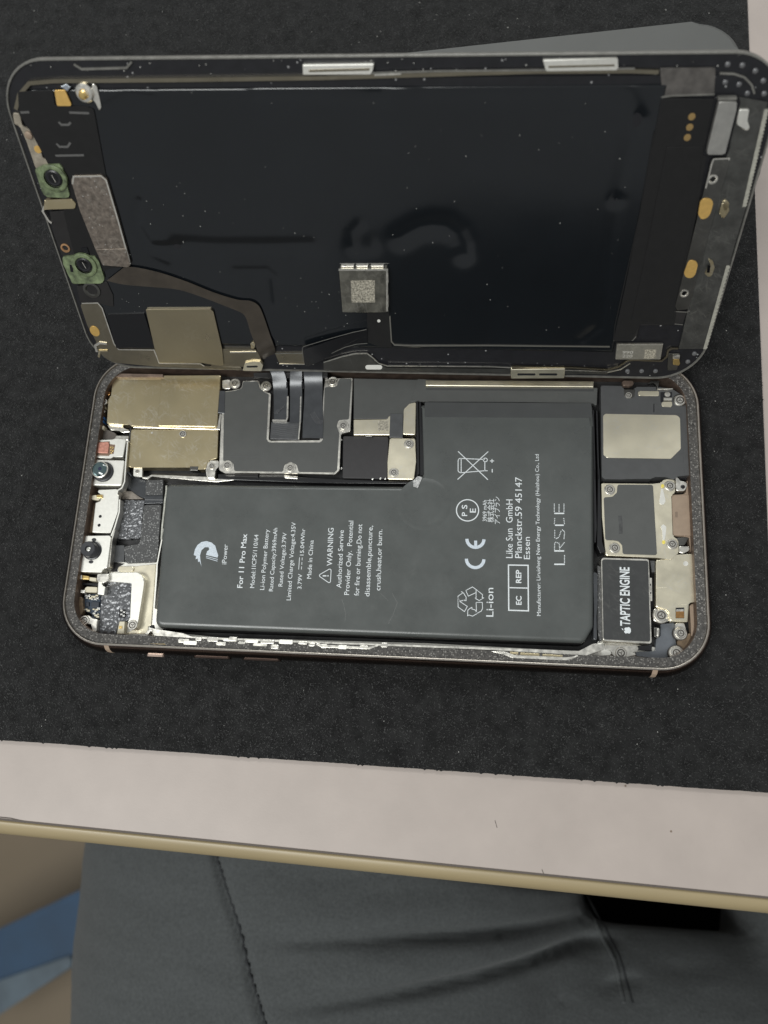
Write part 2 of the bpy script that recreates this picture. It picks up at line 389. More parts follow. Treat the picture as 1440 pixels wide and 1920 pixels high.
a = rng.uniform(0, 2*np.pi, N); ln = rng.uniform(.15, .5, N); w = rng.uniform(.03, .07, N); up = rng.uniform(.02, .38, N); up2 = rng.uniform(.0, .2, N)
dx, dy = np.cos(a)*ln/2, np.sin(a)*ln/2; px, py = -np.sin(a)*w, np.cos(a)*w
V = np.empty((N, 4, 3)); 
V[:, 0] = np.stack([fx-dx-px, fy-dy-py, up2], 1); V[:, 1] = np.stack([fx-dx+px, fy-dy+py, up2], 1); V[:, 2] = np.stack([fx+dx+px*.6, fy+dy+py*.6, up], 1); V[:, 3] = np.stack([fx+dx-px*.6, fy+dy-py*.6, up], 1)
fm = bpy.data.meshes.new('fibres'); fm.vertices.add(4*N); fm.vertices.foreach_set('co', (V*S).astype(np.float32).ravel())
fm.loops.add(4*N); fm.loops.foreach_set('vertex_index', np.arange(4*N, dtype=np.int32)); fm.polygons.add(N)
fm.polygons.foreach_set('loop_start', np.arange(0, 4*N, 4, dtype=np.int32)); fm.update(calc_edges=True)
M_FIBRE = bpy.data.materials.new('felt_fibre'); M_FIBRE.use_nodes = True; nt = M_FIBRE.node_tree; b_ = nt.nodes['Principled BSDF']
ge = nd(nt, 'ShaderNodeNewGeometry'); rp = nd(nt, 'ShaderNodeValToRGB'); nt.links.new(ge.outputs['Random Per Island'], rp.inputs[0])
rp.color_ramp.elements[0].color = (.006, .006, .006, 1); rp.color_ramp.elements[1].color = (.058, .058, .056, 1); e_ = rp.color_ramp.elements.new(.6); e_.color = (.021, .021, .021, 1)
nt.links.new(rp.outputs[0], b_.inputs['Base Color']); b_.inputs['Roughness'].default_value = .5; b_.inputs['Specular IOR Level'].default_value = .35
fo = link('fibres', fm, M_FIBRE, work_mat); fo['kind'] = 'stuff'

# ------------------------------------------------------------------ the grey block that the screen leans on
bx = Vector((.9945, .1045)); by = Vector((-.1045, .9945)); c0 = Vector((161.0, 152.6))
blk = [c0-bx*104-by*49, c0-by*49, c0, c0-bx*104]
tag(plate('grey_block', rnd([(v.x, v.y) for v in blk], 10, 8), .05, 40, M_BLOCK, None, bev=1.2, seg=3),
    'grey rounded block standing on the mat behind the raised screen', 'block')

# ================================================================== the phone
phone = bpy.data.objects.new('smartphone', None); COL.objects.link(phone); phone.location = (79*S, 38.9*S, 0)
tag(phone, 'opened smartphone with its screen raised, black battery and circuitry exposed', 'smartphone')

# housing: rings of a rounded rectangle swept through the frame's section
LX, LY, RAD = 158.0, 77.8, 11.7
def ring_pts(ins, seg=12):
    r = max(RAD-ins, 1.0); out = []
    for cx, cy, a0 in ((ins+r, ins+r, math.pi), (LX-ins-r, ins+r, 1.5*math.pi), (LX-ins-r, LY-ins-r, 0), (ins+r, LY-ins-r, .5*math.pi)):
        for k in range(seg+1): t = a0+k*math.pi/2/seg; out.append((cx+r*math.cos(t), cy+r*math.sin(t)))
    return out
sec = [(.5, .05), (-.4, .45), (-1.0, 1.6), (-1.35, 3.2), (-1.3, 4.9), (-.85, 6.5), (.05, 7.72), (.36, 7.95), (.48, 7.92), (.60, 7.3), (2.65, 7.0), (2.75, 1.2)]
smi = [0, 0, 0, 0, 0, 0, 1, 1, 1, 2, 3]
bm = bmesh.new(); rows = []
for ins, z in sec: rows.append([bm.verts.new((x, y+(.3*max(0, 1-y/20) if ins > 2 else 0), z)) for x, y in ring_pts(ins)])   # the near ledge is broader
n = len(rows[0])
for j in range(len(rows)-1):
    for k in range(n):
        f = bm.faces.new((rows[j][k], rows[j][(k+1) % n], rows[j+1][(k+1) % n], rows[j+1][k])); f.material_index = smi[j]; f.smooth = j < 6
f = bm.faces.new(rows[-1]); f.material_index = 4
f = bm.faces.new(rows[0][::-1]); f.material_index = 0
me = from_bm(bm, 'housing')
for m in (M_FRAME, M_FRAMELIP, M_LEDGE, M_INWALL, M_FLOORIN): me.materials.append(m)
housing = link('housing', me, None, phone, 'bronze steel frame with speckled adhesive ledge')
# antenna bands and side keys on the near side
for X in (144.6, 12.3):
    bm = bmesh.new()
    for (y0, z0), (y1, z1) in (((-.4, .45), (-1.0, 1.6)), ((-1.0, 1.6), (-1.35, 3.2)), ((-1.35, 3.2), (-1.3, 4.9)), ((-1.3, 4.9), (-.85, 6.5)), ((-.85, 6.5), (.05, 7.72))):
        bm.faces.new([bm.verts.new(p) for p in ((X, y0-.03, z0), (X+1.2, y0-.03, z0), (X+1.2, y1-.03, z1), (X, y1-.03, z1))])
    bmesh.ops.remove_doubles(bm, verts=bm.verts, dist=.001)
    link('antenna_band', from_bm(bm, 'antenna_band'), mat('antenna_plastic', (.36, .27, .20), 0, .5), housing)
def side_key(x0, x1, z0, z1, out, material, name):
    pts = rrect(x0, z0, x1, z1, (z1-z0)*.48, 5); bm = prism_bm(pts, 0, out+.6, .12, 2)
    for v in bm.verts: v.co = Vector((v.co.x, -.8-v.co.z, v.co.y))
    link(name, from_bm(bm, name), material, housing)
side_key(22.0, 26.6, 3.0, 4.1, .5, mat('switch_steel', (.40, .31, .26), 1, .3), 'mute_switch')
M_KEY = mat('key_dark_bronze', (.055, .040, .034), 1, .3)
side_key(34.0, 43.6, 2.8, 4.4, .3, M_KEY, 'volume_key')
side_key(46.5, 56.2, 2.8, 4.4, .3, M_KEY, 'volume_key')
# bright catches let into the near ledge
plate('ledge_clip', [(19.69,0.19),(20.61,0.93),(27.62,1.07),(28.85,0.15)], 6.9, 7.25, M_GOLDM, housing, bev=.1, r=.3)

# ---- inner frame: bright midplate seen between the battery and the ledge
mid = plate('midplate', [(8.26,22.49),(21.84,22.96),(24.82,4.45),(40.82,3.64),(91.76,4.48),(128.53,4.00),(134.91,7.09),(148.06,5.74),(147.93,1.94),(91.87,1.63),(38.31,1.41),(10.56,1.15)], 1.25, 2.2, M_WHITE_METAL, phone, bev=.1)
plate('bright_rail', [(23.33,4.82),(31.89,3.85),(34.00,3.15),(71.22,3.30),(104.68,3.58),(127.88,3.71),(131.00,5.47),(133.23,5.81),(133.70,4.33),(129.73,2.79),(104.69,3.08),(71.25,2.91),(39.45,2.73),(24.51,3.02)], 4.4, 7.06, M_STEEL, phone, bev=.15, r=.3)
random.seed(5)
def catches(fr_pts, z, mats):
    for i, q in enumerate(fr_pts):
        w, h = .8+random.random()*1.0, .34+random.random()*.22
        plate('spring_contact', rrect(q[0]-w, q[1]-h, q[0]+w, q[1]+h, .34, 4), z-.9, z+random.random()*.25, mats[i % len(mats)], phone, bev=.12)
catches([(32.24,2.02),(33.92,1.64),(35.92,2.63),(39.42,2.69),(41.62,1.74),(43.38,2.72),(44.52,2.99),(46.71,1.96),(48.15,1.43),(49.19,2.65),(51.36,1.71),(53.12,2.68),(55.06,1.55),(57.70,2.88),(61.83,2.83),(64.14,2.48),(67.12,2.25),(71.66,2.22),(76.86,2.36),(81.77,3.14)], 7.1, (M_STEEL, M_WHITE_METAL, M_STEEL, M_SCREW))
plate('catch_rail', [(65.10,2.58),(66.51,1.88),(78.26,1.99),(80.24,2.78),(80.44,3.15),(77.78,2.41),(66.92,2.48),(65.30,2.94)], 6.4, 7.2, M_STEEL, phone, bev=.08)
plate('catch_rail', [(107.18,2.76),(110.25,2.15),(112.44,1.38),(124.98,1.37),(127.13,2.11),(127.78,2.66),(124.98,2.02),(112.87,2.00),(110.68,2.78)], 6.4, 7.2, M_STEEL, phone, bev=.08)
for q in ([(111.77,2.83),(113.73,2.82),(113.73,2.30),(111.77,2.30)], [(114.16,2.76),(118.72,2.69),(118.72,2.09),(114.17,2.15)], [(119.37,2.68),(124.12,2.58),(124.12,2.06),(119.37,2.12)]):
    plate('spring_contact', q, 6.0, 7.1, M_SHIELD, phone, bev=.08)

# ---------------------------------------------------------------- battery
ZB = 6.4
bo = [(22.34,42.65),(87.17,43.63),(88.96,46.24),(87.64,66.03),(132.22,66.80),(132.79,60.56),(131.65,9.60),(129.36,5.58),(23.90,5.04)]
battery = bpy.data.objects.new('battery', None)
bm = bmesh.new()
pts = rnd(bo, [1.6, .8, .8, 1.2, 1.0, .5, 2.0, 2.0, 2.2], 5)
if area2(pts) < 0: pts = pts[::-1]
def inset(pts, d):
    out = []; n = len(pts)
    for i in range(n):
        a, b, c = Vector(pts[i-1]), Vector(pts[i]), Vector(pts[(i+1) % n])
        t = ((b-a).normalized()+(c-b).normalized()).normalized(); out.append(b+Vector((-t.y, t.x))*d)
    return out
lay = [(-.25, 1.3), (0, 2.0), (-.05, 4.4), (.15, 5.4), (.45, 6.05), (.9, 6.32), (1.4, ZB)]
rows = [[bm.verts.new((p.x, p.y, z)) for p in inset(pts, d)] for d, z in lay]
n = len(pts)
for j in range(len(rows)-1):
    for k in range(n):
        f = bm.faces.new((rows[j][k], rows[j][(k+1) % n], rows[j+1][(k+1) % n], rows[j+1][k])); f.material_index = 1 if j < 3 else 0; f.smooth = True
bm.faces.new(rows[-1]); bm.faces.new(rows[0][::-1])
me = from_bm(bm, 'battery'); me.materials.append(M_BATT); me.materials.append(M_BATTSIDE)
battery = link('battery', me, None, phone, 'flat black L-shaped battery printed with white lettering')
ZP = ZB+.015
# folded wrap at the upper end and the black pull tape beside the cell
plate('wrap_fold', [(89.07,66.33),(131.71,66.74),(131.91,62.74),(89.23,62.12)], ZB-.02, ZB+.05, mat('battery_wrap', (.055, .057, .057), 0, .33, .06, .2, .02, .4), battery, bev=.02, r=.4)
for a in ([(87.58,66.39),(88.10,66.40),(89.38,46.61),(88.68,46.15)], [(88.25,64.77),(88.82,64.55),(89.64,46.62),(89.22,46.38)], [(86.84,66.67),(87.36,66.68),(88.50,46.81),(87.92,46.35)]):
    plate('wrap_edge', a, 2.0, 6.25, M_BATTSIDE, battery, bev=.1)
for a in ([(132.02,64.98),(132.40,64.98),(132.58,46.36),(132.23,46.35)], [(132.90,64.94),(133.30,64.82),(133.45,46.45),(133.11,46.44)], [(132.08,49.15),(132.51,49.16),(132.63,34.23),(132.34,30.33),(131.99,30.32)], [(133.19,49.30),(133.53,49.31),(133.73,30.47),(134.57,28.08),(133.41,27.56),(132.63,29.47)]):
    plate('wrap_edge', a, 2.0, 6.2, M_BATTSIDE, battery, bev=.1)
plate('wrap_edge', [(131.70,23.07),(132.70,22.87),(132.58,15.09),(132.31,12.30),(132.41,6.56),(131.51,6.75),(131.78,13.20)], 2.0, 5.6, M_FLEX, battery, bev=.15, r=.4)
# round pull-tab mark pressed into the pouch
q = [(89.94,38.82)][0]
lathe('pressed_mark', q, [(6.9, ZB-.01), (6.4, ZB+.05), (5.9, ZB+.10), (5.3, ZB+.10), (4.7, ZB+.02), (4.1, ZB+.06), (2.5, ZB+.04), (0, ZB+.045)], [M_BATT], battery, 48)
# printing
def T(s, base, h, bold=.0): return text(s, base, h, ZP, battery, bold)
k13 = .0375; k14 = .026
T('iPower', [(40.75,21.65),(40.61,26.81)], 1.25)
T('For 11 Pro Max', [(45.43,15.78),(45.33,29.66)], 1.40, .012)
T('Model:1ICP5/110/64', [(48.44,15.90),(48.29,29.56)], 1.15)
T('Li-ion Polymer Battery', [(51.00,15.51),(50.88,31.00)], 1.15)
T('Rated Capacity:3969mAh', [(53.24,15.25),(53.02,31.45)], 1.10)
T('Rated Voltage:3.79V', [(55.53,16.53),(55.52,30.29)], 1.10)
T('Limited Charge Voltage:4.35V', [(57.90,13.17),(57.63,33.07)], 1.15)
T('3.79V', [(60.35,16.08),(60.28,19.88)], 1.05)
T('15.04Whr', [(60.30,24.60),(60.15,31.48)], 1.05)
T('Made in China', [(62.61,18.77),(62.53,28.56)], 1.15)
T('WARNING', [(67.67,22.21),(67.39,31.90)], 1.45)
T('Authorized Servive', [(70.30,16.71),(70.03,31.40)], 1.30)
T('Provider Only.  Potential', [(72.36,15.05),(72.32,33.90)], 1.30)
T('for fire or burning.Do not', [(74.83,14.96),(74.59,33.08)], 1.30)
T('disassemble,puncture,', [(77.44,14.87),(77.28,32.78)], 1.30)
T('crush,heat,or burn.', [(80.03,16.44),(79.75,31.89)], 1.30)
bm = stroke_bm([(59.30,20.97),(59.28,24.07)], .14, ZP)
for a in ([(59.97,21.00),(59.99,21.75)], [(59.99,22.20),(59.98,22.88)], [(59.98,23.34),(59.96,24.02)]): stroke_bm(a, .14, ZP, bm)
print_mesh('print', bm, battery)
bm = stroke_bm(rnd([(64.34,19.65),(67.48,21.64),(67.53,17.64)], .35, 3), .17, ZP, None, True)
stroke_bm([(65.46,19.58),(66.39,19.61)], .3, ZP, bm); stroke_bm([(66.65,19.62),(66.95,19.63)], .3, ZP, bm)
print_mesh('print', bm, battery)
# the swoosh emblem
bm = bmesh.new()
sw = [(34.40,20.86),(33.79,22.17),(33.43,21.97),(33.17,22.91),(32.66,22.63),(32.72,23.47),(32.07,23.76),(32.22,25.19),(32.75,26.36),(33.70,27.16),(34.95,27.48),(36.34,27.13),(37.39,26.32),(37.91,24.99),(38.42,23.86),(38.28,23.28),(35.26,23.87),(35.43,24.79),(35.95,25.31),(35.70,25.88),(34.74,25.85),(33.94,25.05),(33.70,23.70),(33.96,22.37)]
f = bm.faces.new([bm.verts.new((x, y, ZP)) for x, y in sw]); bmesh.ops.triangulate(bm, faces=[f])
stroke_bm([(35.30,23.52),(38.41,22.83)], .16, ZP, bm); stroke_bm([(35.34,23.14),(38.38,22.37)], .16, ZP, bm)
print_mesh('print', bm, battery, mat('logo_print', (.50, .55, .60), 0, .5, .2, 4))
T('Li-ion', [(107.74,11.09),(107.62,18.11)], 1.85)
T('EC', [(114.41,14.22),(114.40,16.35)], 1.35, .02)
T('REP', [(114.32,19.54),(114.30,22.80)], 1.35, .02)
bm = stroke_bm([(111.20,23.91),(115.95,24.00),(116.09,12.84),(111.40,12.81)], .30, ZP, None, True); stroke_bm([(111.39,18.32),(115.91,18.37)], .26, ZP, bm)
print_mesh('print', bm, battery)
T('Like Sun  GmbH', [(112.18,25.67),(112.02,40.60)], 1.72)
T('Planckstr.59 45147', [(114.42,25.74),(114.27,46.50)], 1.75)
T('Essen', [(116.37,25.53),(116.34,31.11)], 1.55)
T('Manufacturer: Liruisheng New Energy Technology (Huizhou) Co., Ltd', [(119.03,11.74),(118.44,52.68)], .98)
T('3969 mAh', [(105.70,34.79),(105.60,40.24)], 1.05)
T('株式会社', [(107.40,34.60),(107.30,40.61)], 1.35)
T('アイプラン', [(108.95,34.23),(108.75,41.24)], 1.2)
T('P', [(100.83,36.02),(100.80,37.01)], 1.40, .01); T('S', [(100.78,37.83),(100.76,38.90)], 1.40, .01); T('E', [(102.95,36.96),(102.93,38.03)], 1.55, .01)
c = [(100.89,37.49)][0]; rr = abs([(103.65,37.57)][0][0]-c[0])
print_mesh('print', stroke_bm(circ(c, rr, 48), .26, ZP, None, True), battery)
def arc(c, r, a0, a1, n=22): return [(c[0]+r*math.cos(a0+(a1-a0)*k/n), c[1]+r*math.sin(a0+(a1-a0)*k/n)) for k in range(n+1)]
rc = abs([(105.25,25.17)][0][0]-[(103.11,25.10)][0][0])
c = [(103.06,25.13)][0]; print_mesh('print', stroke_bm(arc(c, rc, math.pi, 2*math.pi), .78, ZP), battery, mat('logo_print', (0, 0, 0)))
c = [(103.02,30.16)][0]; bm = stroke_bm(arc(c, rc*.98, math.pi, 2*math.pi), .78, ZP); stroke_bm([(103.08,29.77),(103.12,28.08)], .72, ZP+.004, bm)
print_mesh('print', bm, battery, MATS['logo_print'])
# crossed-out bin
bm = stroke_bm(rnd([(104.88,50.99),(98.42,51.12),(98.18,50.56),(98.26,47.68),(98.79,47.28),(104.94,47.98)], [.1, .5, .5, .5, .5, .1], 3), .20, ZP)
stroke_bm([(98.94,51.13),(99.04,47.34)], .2, ZP, bm); stroke_bm([(104.94,50.31),(104.99,47.98),(105.69,48.00)], .2, ZP, bm)
stroke_bm([(98.11,52.99),(105.81,45.61)], .22, ZP+.003, bm); stroke_bm([(98.19,45.49),(105.75,53.13)], .22, ZP+.006, bm)
stroke_bm(circ([(105.06,50.86)][0], .5, 16), .2, ZP, bm, True)
stroke_bm([(106.84,48.49),(106.85,47.56)], .22, ZP, bm); stroke_bm([(106.74,51.12),(106.76,50.13)], .22, ZP, bm); stroke_bm([(106.23,50.61),(107.27,50.64)], .22, ZP+.004, bm)
print_mesh('print', bm, battery)
# recycling arrows, outlined
bm = bmesh.new()
for a in ([(99.85,16.93),(100.35,16.70),(101.08,15.59),(101.10,14.71),(100.15,14.80),(100.90,14.95),(100.16,14.67),(99.53,14.60),(99.09,15.39),(99.13,15.77),(100.35,16.70)],
          [(99.54,14.52),(101.43,13.34),(100.77,12.06),(99.20,13.13),(99.09,15.39),(99.54,14.52)],
          [(100.96,17.23),(102.56,18.17),(103.45,17.57),(103.47,16.82),(101.62,15.86),(100.96,17.23)],
          [(103.12,15.49),(104.25,14.88),(105.36,15.58),(104.98,15.61),(105.04,16.37),(103.45,17.57),(103.50,15.43),(103.12,15.49)],
          [(103.52,14.42),(105.01,14.48),(105.11,12.98),(104.80,12.35),(103.70,11.68),(103.52,14.42)],
          [(102.55,13.26),(101.58,12.47),(101.54,11.09),(101.93,11.28),(102.73,11.02),(103.83,11.68),(103.39,12.54),(102.56,12.76),(102.55,13.26)]):
    stroke_bm(a, .15, ZP+.002*len(bm.faces) % .01, bm)
print_mesh('print', bm, battery)
# dot-matrix letters
bm = bmesh.new()
def dots(a, b, n):
    a, b = Vector(a), Vector(b)
    for k in range(n):
        q = a.lerp(b, k/(n-1)); vs = [bm.verts.new((x, y, ZP)) for x, y in circ(q, .13, 8)]; bm.faces.new(vs)
def bar(p): stroke_bm(p, .34, ZP, bm)
bar([(122.25,24.48),(124.79,24.56)]); dots(*[(124.72,25.00),(124.73,26.74)], 6)
bar([(122.26,27.81),(124.66,27.89)]); dots(*[(122.33,28.25),(122.38,29.75)], 5); dots(*[(122.63,30.01),(123.38,29.78)], 3); dots(*[(123.50,29.40),(123.57,28.29)], 4); dots(*[(123.75,28.76),(124.67,29.95)], 5)
dots(*[(122.39,32.99),(122.39,31.17)], 5); dots(*[(122.76,30.92),(123.26,31.20)], 3); dots(*[(123.51,31.60),(123.89,32.78)], 4); dots(*[(124.27,33.18),(124.69,32.80)], 3); dots(*[(124.78,32.42),(124.63,30.98)], 5)
bar([(122.45,34.30),(124.60,34.37)]); dots(*[(122.30,34.69),(122.40,36.00)], 4); dots(*[(124.77,34.76),(124.60,36.07)], 4)
bar([(122.28,37.32),(124.71,37.39)]); dots(*[(122.30,37.79),(122.31,39.70)], 6); dots(*[(123.46,37.83),(123.47,39.60)], 6); dots(*[(124.66,37.86),(124.67,39.76)], 6)
print_mesh('print', bm, battery)
# hair scratches on the pouch
for P in ([(70.66,13.95),(71.33,12.15),(71.81,10.34),(71.74,8.52)], [(80.10,15.78),(82.02,14.10)], [(82.95,15.92),(84.37,13.60),(83.58,10.95),(82.40,8.31)]):
    print_mesh('scratch', stroke_bm(P, .05, ZP), battery, mat('scratch_mark', (.17, .17, .165), 0, .6))
print_mesh('glue_tear', (lambda b: (b.faces.new([b.verts.new((x, y, ZB+.3)) for x, y in [(86.85,44.65),(88.06,46.01),(89.26,45.82),(88.77,44.26),(88.19,42.83),(87.12,43.24)]]), b)[1])(bmesh.new()), battery, mat('torn_foil', (.45, .45, .44), .6, .4, .5, 2, .1, 1.5))

# ---------------------------------------------------------------- upper left: shields
shieldA = plate('camera_shield', [(3.63,72.35),(18.11,72.79),(18.05,73.26),(33.88,73.48),(34.35,58.42),(33.37,58.06),(17.87,58.24),(10.69,58.36),(10.63,58.74),(3.75,58.99),(3.35,66.29),(3.97,66.69)], 3.0, 5.7, M_SHIELD, phone, bev=.25, seg=3, r=.6, label='two-part nickel shield over the rear cameras')
plate('shield_step', [(17.42,73.07),(33.83,73.38),(34.28,58.55),(17.98,58.45)], 5.6, 5.98, M_SHIELD, shieldA, bev=.14, r=.7)
shieldB = plate('board_shield', [(10.54,57.72),(34.57,58.12),(35.14,49.94),(32.68,49.43),(32.23,46.92),(30.27,46.80),(30.04,47.31),(28.23,47.34),(12.70,46.96),(11.08,47.07)], 2.5, 5.25, M_SHIELD, phone, bev=.25, seg=3, r=.5, label='scuffed nickel shield with one screw')
plate('lip', [(11.16,58.60),(34.34,58.31),(34.48,62.47),(34.99,62.48),(35.03,57.94),(11.23,58.03)], 5.1, 5.5, M_STEEL, shieldB, bev=.1)
screw([(25.07,56.61)][0], 5.25, 1.0, shieldB)
lathe('rivet', [(16.55,56.78)][0], [(.35, 5.2), (.3, 5.32), (0, 5.33)], [M_STEEL], shieldB, 12)
plate('tab', [(12.47,47.26),(14.96,47.18),(15.22,44.63),(12.80,44.76)], 3.8, 4.75, M_WHITE_METAL, shieldB, bev=.12, r=.3); screw([(13.72,46.03)][0], 4.72, .55, shieldB)
plate('tab', [(32.01,48.12),(32.77,49.43),(35.52,49.60),(35.63,47.84),(34.83,46.90),(34.96,44.71),(32.73,44.83)], 3.6, 5.0, M_STEEL, shieldB, bev=.15, r=.5); screw([(33.83,47.94)][0], 5.0, .85, shieldB)
plate('latch', [(27.99,47.66),(30.25,47.71),(30.27,46.54),(28.11,46.56)], 3, 5.35, M_DARKSTEEL, shieldB, bev=.1)
plate('shield_rail', [(15.04,44.81),(16.23,44.66),(17.39,45.50),(32.44,45.26),(35.03,44.59),(38.86,45.60),(42.80,45.52),(42.85,44.97),(35.10,43.86),(17.63,45.06),(16.46,44.22),(15.09,44.45)], 3.4, 4.1, M_STEEL, phone, bev=.08)
screw([(2.45,65.11)][0], 6.0, .9, phone)
for q, m, w, h in (([(2.17,63.69)][0], M_CREAM, .55, .4), ([(2.26,62.53)][0], M_STEEL, .6, .35), ([(2.28,60.61)][0], M_BLUECAP, .7, .35), ([(2.30,59.65)][0], M_BLUECAP, .6, .3), ([(2.29,57.93)][0], M_CREAM, .9, .5), ([(2.37,70.50)][0], M_STEEL, .35, .6), ([(2.94,67.77)][0], M_COPPER, .6, .5), ([(1.57,68.14)][0], M_TAN, .9, .8)):
    plate('component', rrect(q[0]-w, q[1]-h, q[0]+w, q[1]+h, .15, 2), 3.5, 5.6, m, phone, bev=.1)
plate('bracket_edge', [(3.37,59.10),(7.87,58.92),(8.17,58.05),(9.49,57.88),(10.26,57.14),(8.14,56.90),(7.32,57.46),(4.70,57.59)], 3, 4.6, M_STEEL, phone, bev=.12)
plate('ribbon_cable', [(1.06,56.95),(3.56,57.76),(6.32,56.67),(6.53,55.16),(1.74,54.87)], 3, 4.4, mat('brown_ribbon', (.10, .085, .075), .1, .5, .2, .8), phone, bev=.15, r=.8)
# corner clip and upper edge of the housing
plate('edge_rail', [(6.06,73.23),(18.01,73.16),(18.11,72.35),(10.68,72.20),(3.95,72.19),(4.24,72.82)], 5.8, 6.6, M_INWALL, phone, bev=.1)

# dot projector with its pink emitter
proj = plate('dot_projector', [(1.72,54.28),(6.24,54.49),(6.83,54.69),(9.93,54.68),(9.74,49.59),(6.73,49.63),(6.51,49.14),(1.63,49.32)], 2.5, 5.8, M_WHITE_METAL, phone, bev=.2, seg=3, r=.35, label='small pale projector module with a pink emitter')
plate('window', [(2.14,53.73),(5.43,53.95),(5.55,53.12),(7.11,53.01),(7.02,50.46),(5.94,50.32),(5.83,49.83),(2.41,49.87)], 5.6, 5.86, mat('emitter_recess', (.20, .13, .09), .3, .5), proj, bev=.05)
plate('emitter', [(2.52,53.47),(5.23,53.61),(5.52,53.09),(5.60,50.47),(2.57,50.55)], 5.7, 6.15, M_PINK, proj, bev=.12, r=.25)
for q in [(3.12,50.82),(3.75,50.76),(4.41,50.74),(5.07,50.75),(6.05,52.19),(6.22,51.45),(6.40,50.71),(6.61,52.09),(6.77,51.20)]: lathe('solder_dot', q, [(.22, 5.8), (.2, 6.02), (0, 6.08)], [M_GOLDM if q[1] < 70 else M_SOLDER], proj, 8)
plate('bracket_edge', [(6.91,55.66),(10.35,55.66),(10.48,54.36),(6.58,54.52)], 4, 5.7, M_STEEL, phone, bev=.15)

# front camera
fc = plate('front_camera', [(1.51,48.79),(10.30,48.82),(10.43,41.64),(1.48,41.52),(1.44,45.94)], 2.0, 5.8, M_WHITE_METAL, phone, bev=.35, seg=3, r=.6, label='front camera with teal glass lens in pale metal housing')
c = [(5.07,45.29)][0]
lathe('lens_barrel', c, [(2.75, 5.6), (2.75, 6.1), (2.6, 6.25), (2.4, 6.3), (2.25, 7.4), (2.0, 7.55), (1.95, 7.35), (1.55, 7.2), (.55, 7.1), (.5, 7.0), (0, 7.02)],
      [M_LENSBODY, M_LENSRING, M_LENS, M_STEEL], fc, 36, [0, 0, 0, 0, 3, 1, 1, 1, 2, 2], tilt=(-.25, .12))
lathe('lens_glass', [(4.84,45.75)][0], [(1.85, 7.38), (1.5, 7.6), (.9, 7.75), (0, 7.82)], [mat('clear_lens', (.05, .08, .085), 0, .05, spec=.8)], fc, 28)
lathe('lens_iris', [(4.77,45.67)][0], [(.5, 7.78), (.42, 7.86), (0, 7.88)], [M_LENS], fc, 18)
line('bracket_wall', [(10.56,53.78),(10.84,48.08),(11.21,42.69),(10.72,40.98),(9.72,40.34),(9.63,39.25)], .32, 6.2, phone, M_WHITE_METAL, 2.5)
line('bracket_wall', [(10.19,53.78),(10.91,53.92)], .3, 6.1, phone, M_STEEL, 2.0)
line('ribbon_cable', [(10.38,58.00),(10.62,53.46),(10.57,47.48),(11.01,46.00),(12.40,44.68)], .3, 5.2, phone, M_FLEX, 2.0)

# camera bracket
br = plate('camera_bracket', [(3.81,40.65),(8.99,40.93),(9.60,40.02),(10.02,34.72),(9.04,30.15),(8.84,29.07),(3.85,29.08),(3.58,37.19),(5.14,37.28),(5.11,39.17),(3.90,39.99)], 3.5, 5.1, M_WHITE_METAL, phone, bev=.2, r=.3, label='pale metal bracket plate with two small holes')
for q in [(5.48,33.43),(5.51,31.06)]: lathe('hole', q, [(.42, 5.1), (.40, 5.12), (.3, 5.115), (0, 5.11)], [M_LENSDARK], br, 16)
plate('connector', [(2.30,38.86),(4.20,39.15),(5.15,39.30),(5.29,38.33),(4.41,37.70),(2.32,37.89)], 4, 5.5, M_CREAM, phone, bev=.15)
plate('gold_contact', [(3.77,39.04),(5.32,39.23),(5.45,38.31),(4.13,38.27)], 4, 5.7, M_GOLDM, phone, bev=.1)
plate('brown_flex', [(1.04,37.39),(2.98,37.45),(3.45,29.26),(0.46,29.05),(0.61,31.33)], 2.5, 4.0, mat('brown_glue', (.17, .12, .075), .1, .4, .4, .7, .05, 1), phone, bev=.1, r=.5)
line('bracket_wall', [(10.15,38.07),(10.49,34.71),(9.86,30.62),(9.24,28.23)], .35, 5.3, phone, M_WHITE_METAL, 2.5)
line('bracket_wall', [(9.96,29.91),(9.52,27.06),(9.69,23.31),(9.79,20.06)], .35, 5.3, phone, M_STEEL, 2.5)

# infrared camera
ic = plate('infrared_camera', [(1.17,27.96),(9.06,28.21),(9.45,27.63),(9.62,19.70),(8.58,19.55),(8.26,18.50),(1.53,18.49),(1.22,22.90)], 2.0, 5.8, M_WHITE_METAL, phone, bev=.2, r=.4, label='infrared camera with dark barrel in pale plate')
c = [(5.13,24.06)][0]
lathe('lens_barrel', c, [(2.45, 5.6), (2.45, 6.0), (2.3, 6.1), (2.05, 6.12), (1.95, 7.5), (1.8, 7.65), (.75, 7.62), (.6, 7.45), (0, 7.45)], [M_LENSBODY, M_LENSDARK], ic, 36, [0, 1, 1, 0, 0, 0, 1, 1], tilt=(-.28, .1))
lathe('lens_glass', [(4.82,24.08)][0], [(.62, 7.5), (.45, 7.62), (0, 7.68)], [mat('pale_lens', (.55, .55, .50), .4, .25)], ic, 16)
for q in [(5.06,26.99),(5.09,21.15)]: plate('notch', circ(q, .6, 10, .45), 5.6, 5.95, M_LENSBODY, ic, bev=.05)

